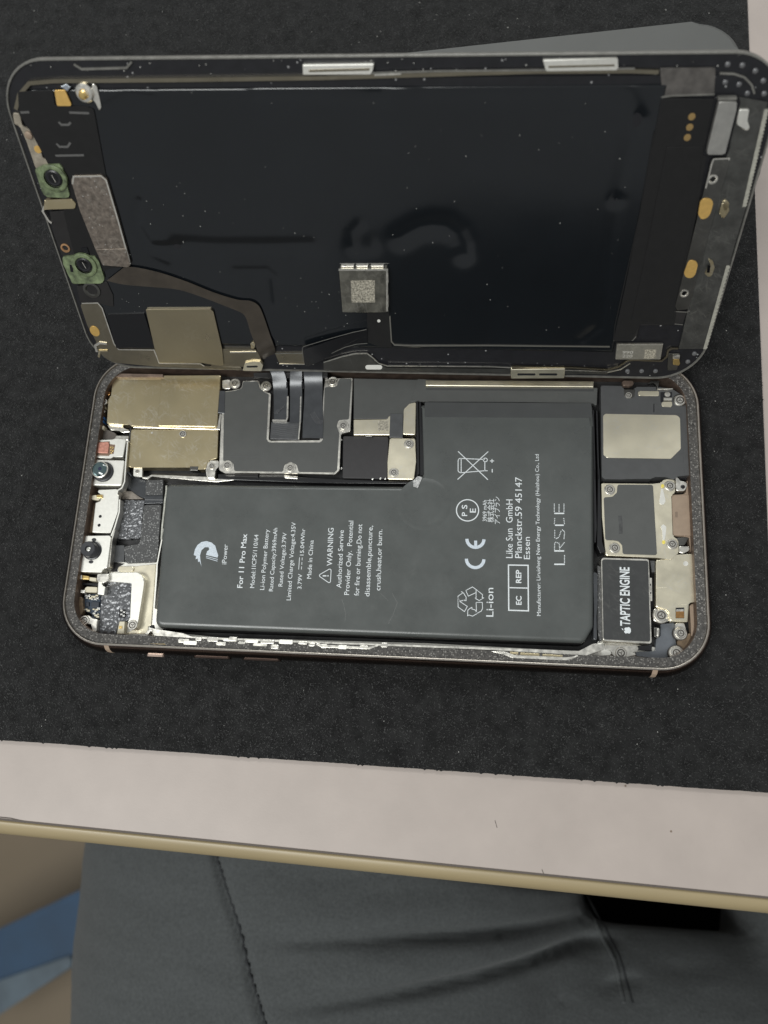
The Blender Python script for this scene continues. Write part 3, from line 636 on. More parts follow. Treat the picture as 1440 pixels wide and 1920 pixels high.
# flex and foam in the gap beside the battery
gapf = plate('ribbon_cable', [(9.84,45.74),(11.62,45.29),(15.42,44.39),(16.05,39.48),(15.34,39.34),(13.25,40.39),(10.83,42.05),(9.72,43.01)], 1.3, 2.5, M_FLEX, phone, bev=.15, r=.8)
plate('foam_pad', [(15.70,44.28),(20.39,44.45),(20.74,40.35),(15.99,40.15)], 1.3, 3.1, M_FOAM, phone, bev=.1)
plate('flex_band', [(15.71,40.21),(20.60,40.39),(20.82,38.15),(15.82,37.86)], 1.3, 2.6, M_FLEX, phone, bev=.1)
line('flex_trace', [(15.90,38.93),(20.74,38.99)], .22, 2.66, phone, M_FLEXLINE, .1)
def crinkle(name, pts, z0, z1, amp, parent):
    """foil stuck down in creases: a fine grid cut to the outline, pushed up and down by ridges"""
    xs = [p[0] for p in pts]; ys = [p[1] for p in pts]; bm = bmesh.new(); NX = NY = 44; x0, x1, y0, y1 = min(xs), max(xs), min(ys), max(ys); V = {}
    def ins(x, y):
        c = False
        for i in range(len(pts)):
            (ax, ay), (bx_, by_) = pts[i-1], pts[i]
            if (ay > y) != (by_ > y) and x < (bx_-ax)*(y-ay)/(by_-ay)+ax: c = not c
        return c
    from mathutils import noise
    for i in range(NX+1):
        for j in range(NY+1):
            x = x0+(x1-x0)*i/NX; y = y0+(y1-y0)*j/NY
            h = noise.fractal(Vector((x*.55+3, y*1.5, 2.2)), 1.0, 2.0, 3); h = 1-abs(h)*1.6
            V[i, j] = (x, y, z1+amp*h)
    B = {k: bm.verts.new(v) for k, v in V.items()}
    for i in range(NX):
        for j in range(NY):
            x, y, _ = V[i, j]
            if ins(x+(x1-x0)/NX/2, y+(y1-y0)/NY/2): bm.faces.new((B[i, j], B[i+1, j], B[i+1, j+1], B[i, j+1]))
    bmesh.ops.delete(bm, geom=[v for v in bm.verts if not v.link_faces], context='VERTS')
    g = bmesh.ops.extrude_face_region(bm, geom=list(bm.faces))
    for v in g['geom']:
        if isinstance(v, bmesh.types.BMVert): v.co.z = z0
    return link(name, from_bm(bm, name, True), mat('crinkle_foil', (.13, .132, .138), .45, .30, .2, .8, .02, 2), parent)
crinkle('crinkled_foil', [(9.29,38.70),(15.86,38.69),(15.79,34.55),(16.15,29.04),(15.64,28.30),(9.41,28.11),(9.51,34.37)], 1.3, 2.5, .4, phone)
plate('foam_pad', [(15.99,37.37),(20.74,37.65),(21.31,24.89),(21.08,22.21),(13.16,21.65),(12.00,26.00),(16.20,26.85),(16.21,31.14)], 1.3, 3.1, M_FOAM, phone, bev=.1, r=.6)
plate('ribbon_cable', [(9.42,26.32),(12.05,26.40),(12.66,21.93),(9.44,21.82)], 1.3, 2.9, M_FLEXG, phone, bev=.1)
plate('tan_patch', [(8.76,41.31),(11.83,41.27),(13.20,40.20),(15.27,39.27),(9.08,38.98)], 1.3, 2.2, mat('tan_glue', (.24, .21, .18), .2, .5, .3, 1), phone, bev=.1)
line('glue_bead', [(21.99,42.42),(22.18,40.85),(22.07,38.43),(22.18,36.51),(22.19,34.12),(22.23,31.27),(22.43,27.97)], .42, 4.6, phone, mat('cloudy_glue', (.42, .42, .37), 0, .4, .3, 1), 2.5)
line('glue_bead', [(22.46,30.80),(22.46,27.50),(22.19,23.99),(22.04,21.43),(22.27,18.67),(22.66,10.05)], .30, 4.4, phone, M_WHITE_METAL, 2.5)

# ---------------------------------------------------------------- lower left corner
plate('dark_tape', [(8.71,21.86),(12.57,21.68),(10.80,20.63),(10.84,19.46),(9.06,19.40)], 1.3, 2.4, M_BLACK, phone, bev=.1)
plate('slot_pad', [(11.10,20.83),(15.38,20.93),(15.44,19.53),(11.23,19.38)], 1.3, 2.9, M_SHIELD2, phone, bev=.15, r=.8)
Lb = plate('coax_bracket', [(9.56,18.79),(17.31,19.07),(19.17,17.75),(19.25,15.00),(19.00,7.06),(18.97,4.60),(16.94,4.30),(16.33,6.73),(16.84,7.09),(16.28,16.54),(10.35,16.51),(9.85,16.72)], 2.3, 4.5, M_WHITE_METAL, phone, bev=.25, r=[.3, 2.0, 2.0, .5, .3, 1, 1, .3, .3, .5, .3, .3], label='pale angled bracket held by one screw')
screw([(17.72,5.61)][0], 4.5, 1.3, Lb)
plate('board_corner', [(15.09,21.00),(20.94,21.79),(21.76,5.96),(20.84,5.81),(21.10,3.80),(15.07,3.55),(18.38,5.04),(18.56,16.23),(16.73,19.42),(14.83,19.35)], 1.3, 2.5, M_SHIELD2, phone, bev=.1)
crinkle('crinkled_foil', [(8.61,15.42),(9.73,16.73),(15.60,16.83),(16.25,7.36),(14.93,6.40),(13.53,6.34),(13.14,3.29),(8.70,3.22),(7.89,12.96),(8.82,13.11)], 1.3, 3.0, .4, phone)
plate('connector', [(13.24,9.42),(14.74,9.60),(15.03,7.46),(13.50,7.51)], 2.5, 3.6, M_LENSDARK, phone, bev=.1)
for q in [(13.95,9.34),(14.71,8.91),(14.09,8.32),(14.72,8.01)]: plate('pin', rrect(q[0]-.3, q[1]-.2, q[0]+.3, q[1]+.2, .08, 2), 3, 3.8, M_SOLDER, phone, bev=.06)
plate('gold_contact', [(13.93,6.46),(15.32,6.52),(15.51,3.39),(13.66,3.31),(13.85,5.33)], 2.5, 4.0, M_CREAM, phone, bev=.15)
plate('gold_contact', [(14.05,5.32),(14.86,5.35),(14.90,4.68),(14.09,4.65)], 2.5, 4.2, M_GOLDM, phone, bev=.08)
plate('spring_contact', [(1.66,17.67),(2.95,17.76),(3.16,16.68),(1.58,16.62)], 3, 5.4, M_WHITE_METAL, phone, bev=.15)
plate('gold_contact', [(3.05,17.70),(4.92,17.53),(5.05,16.66),(3.16,16.66)], 3, 5.4, M_GOLDM, phone, bev=.15)
plate('spring_contact', [(4.82,17.35),(6.73,17.19),(6.86,16.32),(4.95,16.44)], 3, 5.1, M_CREAM, phone, bev=.15)
plate('spring_contact', [(6.88,18.16),(10.15,18.39),(10.34,16.56),(8.99,15.82),(7.28,16.22)], 3, 5.5, M_STEEL, phone, bev=.2, r=.4)
plate('spring_contact', [(7.33,16.29),(8.51,16.34),(8.55,15.19),(9.52,15.00),(9.47,12.89),(7.63,12.98)], 3, 5.1, M_WHITE_METAL, phone, bev=.2, r=.3)
plate('dark_gap', [(0.66,16.03),(6.85,16.02),(6.95,15.33),(4.55,15.48),(2.19,15.39),(0.77,15.34)], 2, 3.9, M_LENSDARK, phone, bev=.1)
plate('spring_contact', [(4.08,14.90),(7.08,14.96),(7.24,13.52),(3.93,13.51),(3.83,14.20)], 3, 4.5, M_CREAM, phone, bev=.2, r=.4)
plate('spring_contact', [(1.46,15.08),(2.22,15.10),(2.35,14.58),(1.58,14.62)], 3, 5.0, M_SOLDER, phone, bev=.15)
plate('spring_contact', [(0.93,14.25),(2.61,14.08),(2.58,13.51),(1.03,13.57)], 3, 4.8, M_GOLDM, phone, bev=.15)
plate('spring_contact', [(2.86,13.98),(4.27,14.03),(4.04,13.22),(2.93,13.22)], 3, 4.8, M_WHITE_METAL, phone, bev=.15)
pcb = plate('small_circuit_board', [(3.31,13.22),(7.58,13.27),(8.48,7.02),(6.49,6.94),(6.06,8.29),(3.61,8.87)], 1.3, 3.2, M_PCB, phone, bev=.08)
for (x, y), w, m in [(q, .22+.2*random.random(), random.choice((M_SOLDER, M_SOLDER, M_CREAM, M_CREAM))) for q in [(4.02,12.77),(4.29,12.21),(4.74,12.68),(4.95,12.92),(5.30,12.13),(5.70,12.60),(6.19,12.51),(6.63,11.95),(6.85,12.88),(7.07,12.20),(5.80,11.92),(4.66,9.24),(5.18,8.92),(4.33,9.12),(6.54,9.32),(7.08,8.88),(7.38,9.24),(7.80,9.59),(6.81,8.30),(7.36,7.76),(7.89,8.12),(7.87,7.44)]]:
    plate('component', rrect(x-w, y-w*.6, x+w, y+w*.6, .06, 2), 3.1, 3.65, m, pcb, bev=.06)
plate('chip', [(5.72,11.21),(7.73,11.18),(7.86,9.81),(5.80,9.84)], 3.1, 3.7, mat('chip_black', (.03, .035, .045), 0, .35), pcb, bev=.08)
plate('chip', [(4.20,11.04),(5.04,11.00),(5.18,10.05),(4.36,10.02)], 3.1, 3.6, mat('chip_black', (0, 0, 0)), pcb, bev=.08)
cb = plate('corner_boss', [(3.74,6.62),(4.55,7.44),(6.18,7.51),(7.23,6.76),(8.63,6.71),(8.66,3.35),(7.75,3.20),(7.12,5.86),(6.03,5.37),(4.11,5.74)], 3, 4.9, M_STEEL, phone, bev=.2, r=.5)
screw([(5.24,6.27)][0], 4.9, 1.25, cb)
plate('corner_glue', [(0.85,10.89),(3.25,13.04),(4.25,8.75),(3.63,7.36),(3.17,5.76),(5.47,4.51),(7.29,3.24),(4.10,4.23),(1.86,6.61)], 2.5, 4.3, mat('brown_glue', (0, 0, 0)), phone, bev=.15, r=.8)
for q in [(22.30,4.14),(22.83,4.49),(23.77,4.31),(22.02,3.57)]: plate('spring_contact', rrect(q[0]-.5, q[1]-.3, q[0]+.5, q[1]+.3, .2, 2), 3, 5.4, M_STEEL, phone, bev=.15)
plate('pull_tab', [(22.41,5.56),(23.34,5.82),(23.68,4.90),(22.46,5.12)], 4.5, 5.6, M_BATTSIDE, phone, bev=.15)

# ---------------------------------------------------------------- connector cover
cover = plate('connector_cover', [(36.96,69.02),(39.78,69.77),(39.88,72.04),(44.25,72.10),(44.94,70.32),(46.41,68.84),(47.91,68.40),(48.46,55.60),(48.76,55.07),(62.25,55.35),(62.16,70.12),(62.14,72.93),(69.74,73.32),(69.89,58.09),(67.48,57.45),(67.74,47.54),(66.72,46.29),(56.70,46.30),(53.49,46.31),(37.53,46.00),(36.05,46.76),(35.04,62.45),(35.82,62.70),(35.17,68.99)], 4.6, 5.62, M_STEEL, phone, bev=.18, seg=2, r=.35, label='steel connector cover with dark grey insulating face')
plate('insulator', [(35.22,68.64),(38.09,69.02),(39.93,69.75),(40.10,71.74),(44.02,71.79),(44.82,69.83),(46.35,68.63),(47.36,68.18),(47.86,55.57),(48.56,54.59),(62.29,54.89),(62.84,55.66),(62.32,70.47),(65.55,70.61),(66.09,72.96),(69.33,73.01),(69.34,61.46),(66.60,61.18),(66.27,59.58),(67.04,57.69),(67.15,47.51),(66.48,46.79),(57.15,46.69),(56.53,48.58),(54.75,49.43),(53.23,48.50),(52.96,46.63),(40.18,46.49),(39.67,48.63),(37.97,49.48),(36.88,49.01),(35.70,62.21),(35.84,62.58)], 5.5, 5.72, M_GREYTAPE, cover, bev=.06, r=.45)
for q in [(37.89,71.12),(46.41,70.54),(64.37,72.07),(68.00,59.60),(54.89,47.73),(38.13,48.03)]:
    boss(q, 5.3, 5.78, 1.42, cover); screw(q, 5.75, 1.0, cover)
plate('lug', [(34.12,72.14),(36.34,72.41),(36.85,69.58),(34.59,69.78)], 4.6, 5.5, M_STEEL, cover, bev=.15, r=.4)
plate('tape_strip', [(33.51,68.93),(35.43,68.96),(35.96,62.43),(33.54,62.61)], 4.6, 5.85, M_FLEX, cover, bev=.12)
line('tape_seam', [(37.08,50.45),(47.31,50.51),(47.76,53.76)], .1, 5.735, cover, mat('tape_seam', (.085, .086, .088), 0, .4), .04)
plate('lower_board_edge', [(35.38,46.07),(53.21,46.21),(57.13,45.73),(68.71,45.36),(86.46,45.29),(86.49,44.72),(63.24,44.34),(35.53,44.60)], 2.0, 4.2, M_BATTSIDE, phone, bev=.15)
plate('clip', [(53.07,46.11),(56.74,45.94),(56.80,45.18),(53.35,45.32)], 3, 4.5, M_STEEL, phone, bev=.1)
plate('black_rib', [(40.10,46.17),(46.40,46.15),(46.41,45.17),(40.18,45.28)], 3, 4.9, M_BLACK, phone, bev=.15)
# pocket and cable ends seen through the cover
plate('connector_pocket', [(46.63,75.10),(61.32,75.30),(62.69,55.85),(48.11,55.77)], 1.3, 4.4, M_BLACK, phone, bev=.1)
plate('cable_pad', [(48.56,60.67),(56.08,60.81),(56.26,55.80),(48.55,55.77)], 4.0, 5.0, M_FLEXG, phone, bev=.1)
bm = bmesh.new()
for k in range(6):
    P = [(x, y) for x, y in [(48.93,59.98),(50.47,59.91),(51.38,59.57),(53.54,59.84),(55.74,59.74)]]
    stroke_bm([(x+.0, y-.55*k) for x, y in P], .07, 5.03, bm)
print_mesh('trace_lines', bm, phone, M_FLEXLINE)
line('steel_rib', [(49.01,60.82),(52.73,60.80),(52.96,61.63),(52.60,67.63)], .42, 5.75, phone, M_STEEL, .8)
line('steel_rib', [(56.43,55.58),(56.46,60.82),(56.09,67.73)], .3, 5.7, phone, M_STEEL, .8)

# right of the cover: board area, brackets and the band above the battery
board = plate('board_tape', [(69.91,73.31),(93.30,73.09),(93.71,67.19),(86.67,67.07),(84.78,66.26),(83.78,64.64),(83.55,62.00),(70.52,61.84)], 3.0, 5.2, M_GREYTAPE, phone, bev=.12, label='dark grey tape over the logic board')
plate('band', [(86.92,73.28),(133.55,71.52),(133.26,66.58),(132.43,67.12),(116.12,67.21),(85.42,66.92)], 4.2, 5.35, M_GREYTAPE, phone, bev=.12, r=.2)
plate('band_groove', [(89.21,70.93),(132.61,71.22),(132.52,70.48),(89.24,70.17)], 5.2, 5.38, mat('tape_groove', (.045, .046, .047), 0, .4), phone, bev=.03)
plate('silver_bar', [(89.08,72.76),(132.51,73.11),(132.40,71.34),(89.14,71.06)], 4.2, 6.1, M_SHIELD2, phone, bev=.2)
plate('steel_bracket', [(70.56,61.58),(79.43,61.75),(79.90,62.76),(80.24,62.67),(80.33,57.43),(70.82,57.23)], 3.5, 5.4, M_SHIELD2, phone, bev=.15, r=.2)
plate('code_patch', [(76.97,61.36),(79.79,61.41),(79.84,58.61),(77.11,58.55)], 5.38, 5.43, M_CODE, phone, bev=.01)
plate('lug', [(73.86,57.64),(75.87,57.59),(75.82,56.87),(73.90,56.92)], 4, 5.3, M_DARKSTEEL, phone, bev=.12, r=.3)
plate('steel_bracket', [(83.66,64.65),(85.00,66.18),(86.81,66.90),(87.02,57.61),(83.67,57.68)], 3.5, 5.4, M_SHIELD2, phone, bev=.15, r=.4)
plate('ribbon_cable', [(80.12,63.35),(83.50,63.42),(83.71,56.78),(80.19,56.80)], 4.5, 5.45, M_FLEXG, phone, bev=.1)
plate('dark_shield', [(67.93,57.19),(79.94,57.26),(80.08,45.75),(68.53,45.67)], 2.5, 4.6, M_CHIP, phone, bev=.12, r=.5)
sb = plate('battery_clamp', [(80.26,56.78),(87.05,56.74),(87.39,50.35),(87.17,45.53),(80.23,45.44),(80.08,50.18)], 3.0, 5.2, M_SHIELD2, phone, bev=.18, r=.6, label='nickel battery clamp with two screws')
for q in [(85.39,55.15),(81.83,47.28)]: boss(q, 4.8, 5.32, 1.3, sb); screw(q, 5.3, 1.0, sb)
plate('black_gap', [(86.65,67.10),(88.54,67.13),(89.81,45.15),(87.29,45.09)], 1.3, 3.7, M_BATTSIDE, phone, bev=.1)
for q in [(67.56,56.14),(68.07,48.32),(76.38,45.65),(78.39,45.84),(79.66,45.78)]: lathe('solder_dot', q, [(.3, 4.3), (.25, 4.6), (0, 4.7)], [M_SOLDER], phone, 8)

# ---------------------------------------------------------------- loudspeaker, upper right
spk = plate('loudspeaker', [(134.26,72.06),(139.85,72.01),(139.86,70.54),(142.63,70.45),(142.84,71.65),(148.57,71.74),(152.15,71.26),(154.48,69.58),(156.25,66.46),(156.16,48.24),(152.19,47.82),(151.93,46.94),(149.63,47.63),(146.71,47.55),(146.34,47.04),(142.36,46.94),(138.60,46.72),(134.83,46.70),(134.09,47.23)], 2.0, 5.9, M_SPEAKER, phone, bev=.25, seg=3, r=.5, label='dark grey loudspeaker module with a large nickel plate')
plate('nickel_plate', [(134.69,63.69),(135.37,64.07),(153.05,64.03),(153.73,63.26),(153.59,55.03),(151.07,52.38),(135.40,52.27),(134.58,53.07)], 5.85, 6.05, M_SHIELD2, spk, bev=.08, r=[.6, .6, .8, .6, .5, .5, .7, .6])
plate('step', [(147.55,67.05),(155.63,66.54),(156.01,48.26),(154.27,48.21),(154.25,64.55),(147.48,64.82)], 5.8, 6.0, M_SPEAKER, spk, bev=.1)
plate('slit', [(147.34,67.09),(147.60,67.09),(147.48,64.78),(147.24,64.78)], 5.88, 5.93, M_LENSDARK, spk, bev=.01)
plate('steel_pill', [(143.46,69.80),(143.84,70.47),(148.82,70.55),(148.77,69.17),(143.80,69.14)], 5.8, 6.1, M_SHIELD2, spk, bev=.12, r=.35)
plate('screw_well', [(139.95,70.98),(142.98,71.03),(142.68,69.03),(141.82,68.35),(140.14,68.99)], 4.6, 5.95, M_DARKSTEEL, spk, bev=.15, r=.3); screw([(141.16,69.23)][0], 5.95, .85, spk)
plate('clip', [(149.20,70.33),(152.07,70.38),(151.97,67.87),(149.10,67.56)], 5.6, 6.0, M_LENSDARK, spk, bev=.1)
plate('clip', [(149.83,68.72),(151.94,68.75),(151.91,67.96),(149.81,67.93)], 5.8, 6.3, M_STEEL, spk, bev=.12); plate('clip', [(149.46,67.57),(151.97,67.74),(151.93,66.69),(151.55,66.16),(149.53,66.26),(149.26,66.78)], 5.8, 6.15, M_SHIELD2, spk, bev=.12, r=.3)
lathe('clip', [(150.85,69.65)][0], [(.8, 5.9), (.7, 6.2), (0, 6.3)], [M_STEEL], spk, 14)
boss([(153.94,68.12)][0], 5.4, 6.0, 1.75, spk, M_DARKSTEEL); screw([(153.91,68.08)][0], 5.98, 1.45, spk)
# far wall of the housing behind the speaker
plate('clip', [(139.36,73.00),(142.43,73.05),(142.29,71.81),(141.36,71.35),(139.74,71.43)], 5.8, 6.9, M_INWALL, phone, bev=.2, r=.5)
plate('clip', [(145.96,72.09),(146.49,72.88),(148.73,73.03),(148.36,71.00),(148.15,71.00),(148.08,71.90),(147.29,72.44),(146.47,72.32)], 5.8, 7.0, M_DARKSTEEL, phone, bev=.15)
plate('rail', [(148.35,71.13),(150.78,71.04),(152.20,71.24),(152.19,70.97),(150.77,70.72),(148.34,70.77)], 5.6, 6.5, M_STEEL, phone, bev=.1)
line('gold_rail', [(156.16,67.26),(156.58,66.10),(156.58,60.92),(156.55,53.28),(156.65,46.71)], .42, 6.9, phone, mat('gold_plastic', (.42, .31, .16), .3, .5, .2, .6), .8)
plate('corner_glue', [(155.69,67.38),(157.34,67.41),(157.18,66.50),(156.46,66.09),(155.77,66.47)], 5.8, 7.0, M_COPPER, phone, bev=.15)

# ---------------------------------------------------------------- port bracket, right
port = plate('port_bracket', [(133.99,45.79),(146.63,45.86),(148.62,46.17),(149.11,46.88),(149.94,47.15),(151.99,47.20),(151.91,43.76),(150.95,43.04),(150.90,32.71),(152.17,31.67),(152.18,28.48),(151.40,27.93),(150.22,26.75),(146.94,27.11),(134.79,27.25),(134.61,30.01),(134.07,36.83)], 3.5, 5.5, M_SHIELD2, phone, bev=.18, r=.5, label='nickel bracket with a dark grey label and four screws')
plate('grey_label', [(137.99,45.44),(146.62,45.61),(147.00,27.78),(138.83,27.75),(138.76,29.91),(137.86,30.97),(136.48,31.16),(134.74,31.11),(134.54,41.99),(136.70,42.28),(137.78,43.38)], 5.4, 5.62, M_GREYTAPE, port, bev=.05, r=.5)
for q in [(136.01,44.05),(136.93,29.22),(150.67,45.44),(150.69,30.64)]: boss(q, 5.2, 5.6, 1.38, port); screw(q, 5.58, 1.15, port)
for P in ([(148.57,44.67),(149.04,44.68),(149.50,41.47),(149.00,40.51),(148.08,40.56),(147.99,41.42)], [(148.12,35.05),(148.83,35.61),(149.45,34.97),(149.34,33.87),(149.03,31.45),(148.45,31.43),(148.42,33.60)]):
    plate('weld_strip', P, 5.4, 5.62, M_WHITE_METAL, port, bev=.06, r=.3)
for q in [(148.93,45.36),(148.70,31.06)]: plate('gold_contact', circ(q, .38, 12, .5), 5.4, 5.68, mat('yellow_mark', (.72, .60, .12), .2, .5), port, bev=.05)
print_mesh('stain', stroke_bm([(138.35,37.44),(138.54,35.48),(138.47,32.80)], .9, 5.625, None), port, mat('label_stain', (.048, .049, .049), 0, .6, .3, 1))
cn = plate('port_connector', [(155.11,47.39),(156.84,47.06),(158.16,42.73),(157.95,33.41),(157.50,28.58),(155.24,28.99),(155.18,32.84),(151.05,32.95),(151.22,43.48),(154.72,43.75)], 2.0, 4.6, M_TAN, phone, bev=.2, r=.4, label='tan plastic charging port connector')
plate('step', [(151.16,43.29),(156.50,43.51),(156.18,33.02),(151.14,33.01)], 4.4, 4.9, M_TAN, cn, bev=.12, r=.2)
plate('mark', [(151.89,39.00),(152.49,39.02),(152.43,37.59),(151.83,37.57)], 4.88, 4.93, mat('tan_mark', (.20, .15, .11), .2, .5), cn, bev=.01)
plate('latch', [(152.11,47.88),(152.76,47.65),(153.06,46.53),(154.34,46.69),(155.00,45.83),(154.12,44.19),(152.15,44.14)], 3.5, 5.6, M_STEEL, phone, bev=.2, r=.4)
lathe('hole', [(153.79,45.27)][0], [(.55, 5.6), (.5, 5.63), (0, 5.62)], [M_LENSDARK], phone, 14)
plate('latch', [(152.46,30.49),(154.05,30.30),(155.09,30.58),(154.92,29.37),(153.52,28.60),(152.43,28.62)], 3.5, 4.9, M_STEEL, phone, bev=.25, r=.4)
plate('latch', [(151.38,32.43),(155.29,32.84),(153.95,30.75),(152.45,30.58)], 3, 4.5, M_DARKSTEEL, phone, bev=.12)
plate('black_gap', [(152.46,48.66),(156.80,48.77),(156.75,47.68),(152.42,47.70)], 2, 4.0, M_LENSDARK, phone, bev=.05)

# ---------------------------------------------------------------- vibration motor and lower right corner
tap = plate('vibration_motor', [(133.61,26.28),(134.15,26.61),(144.69,26.66),(144.97,26.31),(144.98,6.71),(144.73,6.31),(134.13,6.47),(133.69,6.80)], 2.0, 5.8, M_STEEL, phone, bev=.15, r=.35, label='boxed vibration motor with dark label and white lettering')
plate('motor_label', [(133.83,25.92),(134.25,26.22),(144.50,26.24),(144.76,25.87),(144.67,7.03),(144.44,6.75),(134.13,6.81),(133.82,7.07)], 5.7, 5.9, mat('motor_label_grey', (.034, .035, .035), 0, .42, .12, .5, .01, 2, scratch=.03), tap, bev=.05, r=.4)
text('TAPTIC ENGINE', [(140.04,10.21),(140.22,24.44)], 2.35, 5.915, tap, .02)
bm = bmesh.new()
ap = [(138.68,9.40),(138.80,9.70),(139.14,9.88),(139.32,9.82),(139.47,9.87),(139.77,9.97),(140.08,9.80),(140.23,9.46),(140.24,9.01),(140.09,8.61),(139.82,8.42),(139.51,8.54),(139.33,8.51),(138.99,8.41),(138.73,8.65),(138.65,9.01),(138.94,9.16)]
bm.faces.new([bm.verts.new((x, y, 5.915)) for x, y in ap])
bm.faces.new([bm.verts.new((x, y, 5.915)) for x, y in [(138.52,9.14),(138.32,9.23),(138.10,9.54),(138.19,9.63),(138.41,9.50)]])
print_mesh('print', bm, tap)
plate('mounting_ear', [(134.23,5.76),(141.67,5.85),(142.34,5.53),(142.21,4.84),(141.64,4.48),(140.28,4.31),(141.62,4.02),(141.66,3.57),(140.26,3.35),(138.90,2.93),(137.33,2.93),(136.22,3.45),(136.01,4.35),(134.44,4.62)], 2.5, 3.9, M_STEEL, tap, bev=.15, r=.4); screw([(138.17,3.99)][0], 3.9, 1.35, tap)
plate('side_foam', [(132.96,24.96),(133.65,24.75),(133.80,6.71),(133.12,6.34),(132.72,9.65)], 2, 4.4, M_FOAM, phone, bev=.1)
plate('dark_gap', [(142.34,5.92),(145.61,6.29),(145.57,4.81),(142.43,4.90)], 1.3, 3.4, M_LENSDARK, phone, bev=.1)
cp = plate('lower_bracket', [(146.78,26.60),(150.28,27.02),(150.99,27.69),(151.57,28.07),(155.57,28.44),(155.79,16.75),(154.03,16.40),(153.72,11.79),(149.49,11.80),(149.33,13.68),(148.69,14.46),(147.48,14.99),(146.35,15.00)], 3.4, 5.3, M_SHIELD2, phone, bev=.15, r=.35, label='stepped nickel bracket in the lower right corner')
plate('step', [(146.61,19.84),(150.01,20.01),(150.40,19.75),(150.44,16.49),(150.86,15.93),(153.77,15.97),(153.56,12.01),(149.64,11.99),(149.44,13.91),(148.75,14.62),(147.47,15.10),(146.46,15.18)], 5.2, 5.42, M_SHIELD2, cp, bev=.08, r=.3)
lathe('hole', [(153.76,25.96)][0], [(.62, 5.3), (.6, 5.34), (.45, 5.33), (0, 5.32)], [M_WHITE_METAL], cp, 18)
plate('window_recess', [(150.93,15.11),(152.95,15.24),(152.84,12.66),(150.83,12.58)], 5.40, 5.45, M_LENSDARK, cp, bev=.01)
plate('copper_contact', [(150.96,14.19),(152.84,14.31),(152.78,12.75),(150.90,12.67)], 5.43, 5.5, M_COPPER, cp, bev=.03)
plate('steel_contact', [(151.02,14.70),(152.82,14.82),(152.80,14.31),(151.00,14.19)], 5.43, 5.5, M_STEEL, cp, bev=.03)
plate('edge_foam', [(155.83,28.30),(157.14,28.10),(156.75,17.38),(155.92,17.28)], 3, 4.9, mat('violet_grey_foam', (.10, .095, .105), 0, .6, .1, 1), phone, bev=.12)
plate('tan_pad', [(154.46,16.08),(157.18,16.88),(157.03,8.83),(156.33,8.12),(154.57,8.38),(154.57,11.01)], 2.5, 4.5, M_TAN, phone, bev=.15, r=.6)
for q, r, z in (([(147.62,13.21)][0], 1.5, 4.9), ([(152.00,9.14)][0], 1.2, 4.8), ([(150.86,4.45)][0], 1.35, 4.8)):
    boss(q, 2.5, z, r+.35, phone, M_STEEL); screw(q, z, r, phone)
plate('lug', [(150.91,11.64),(153.10,11.73),(153.45,9.57),(152.72,7.94),(151.38,7.89),(150.89,9.46)], 3, 4.6, M_STEEL, phone, bev=.15, r=.5)
plate('lug', [(145.92,14.79),(149.53,14.93),(149.53,11.93),(147.72,11.51),(145.83,11.78)], 3, 4.75, M_STEEL, phone, bev=.15, r=.6)
plate('blue_grey_tape', [(147.83,11.34),(151.12,11.82),(151.08,8.02),(151.45,5.98),(149.96,5.01),(150.23,3.43),(146.43,3.15),(141.85,3.52),(141.76,4.42),(146.38,4.85),(146.70,7.84),(147.73,8.34)], 1.6, 3.2, mat('blue_grey_tape', (.12, .13, .145), .1, .35, .12, .4, .03, .6), phone, bev=.12, r=.3)
plate('latch', [(145.80,10.37),(147.30,10.32),(147.10,7.80),(145.88,8.09)], 2.5, 4.8, M_DARKSTEEL, phone, bev=.3, r=.3)
plate('latch', [(146.49,10.11),(147.15,10.07),(147.00,8.13),(146.38,8.21)], 4.0, 5.0, M_STEEL, phone, bev=.2, r=.2)
plate('brown_flex', [(151.36,7.74),(153.38,8.06),(154.59,10.16),(154.69,7.43),(154.11,4.23),(152.96,3.28),(151.51,5.93)], 2, 3.8, mat('brown_glue', (0, 0, 0)), phone, bev=.2, r=.8)
plate('spring_strip', [(145.07,22.11),(145.64,22.13),(145.57,16.51),(145.12,16.54)], 3, 5.5, M_STEEL, phone, bev=.1)
for q in [(145.17,20.42),(145.20,18.41)]: plate('slot', rrect(q[0]-.15, q[1]-.22, q[0]+.15, q[1]+.22, .05, 2), 5.45, 5.53, M_LENSDARK, phone, bev=.01)
plate('grey_flex', [(145.60,26.64),(146.75,26.68),(146.65,23.81),(145.97,23.78)], 2, 4.3, M_FLEXG, phone, bev=.1)
plate('white_web', [(132.84,6.54),(134.09,6.82),(134.51,4.66),(136.08,4.27),(135.84,3.35),(132.22,3.08),(127.68,2.65),(127.69,3.79),(130.65,4.49),(132.48,5.38)], 2.0, 3.9, M_WHITE_METAL, phone, bev=.15, r=.4)

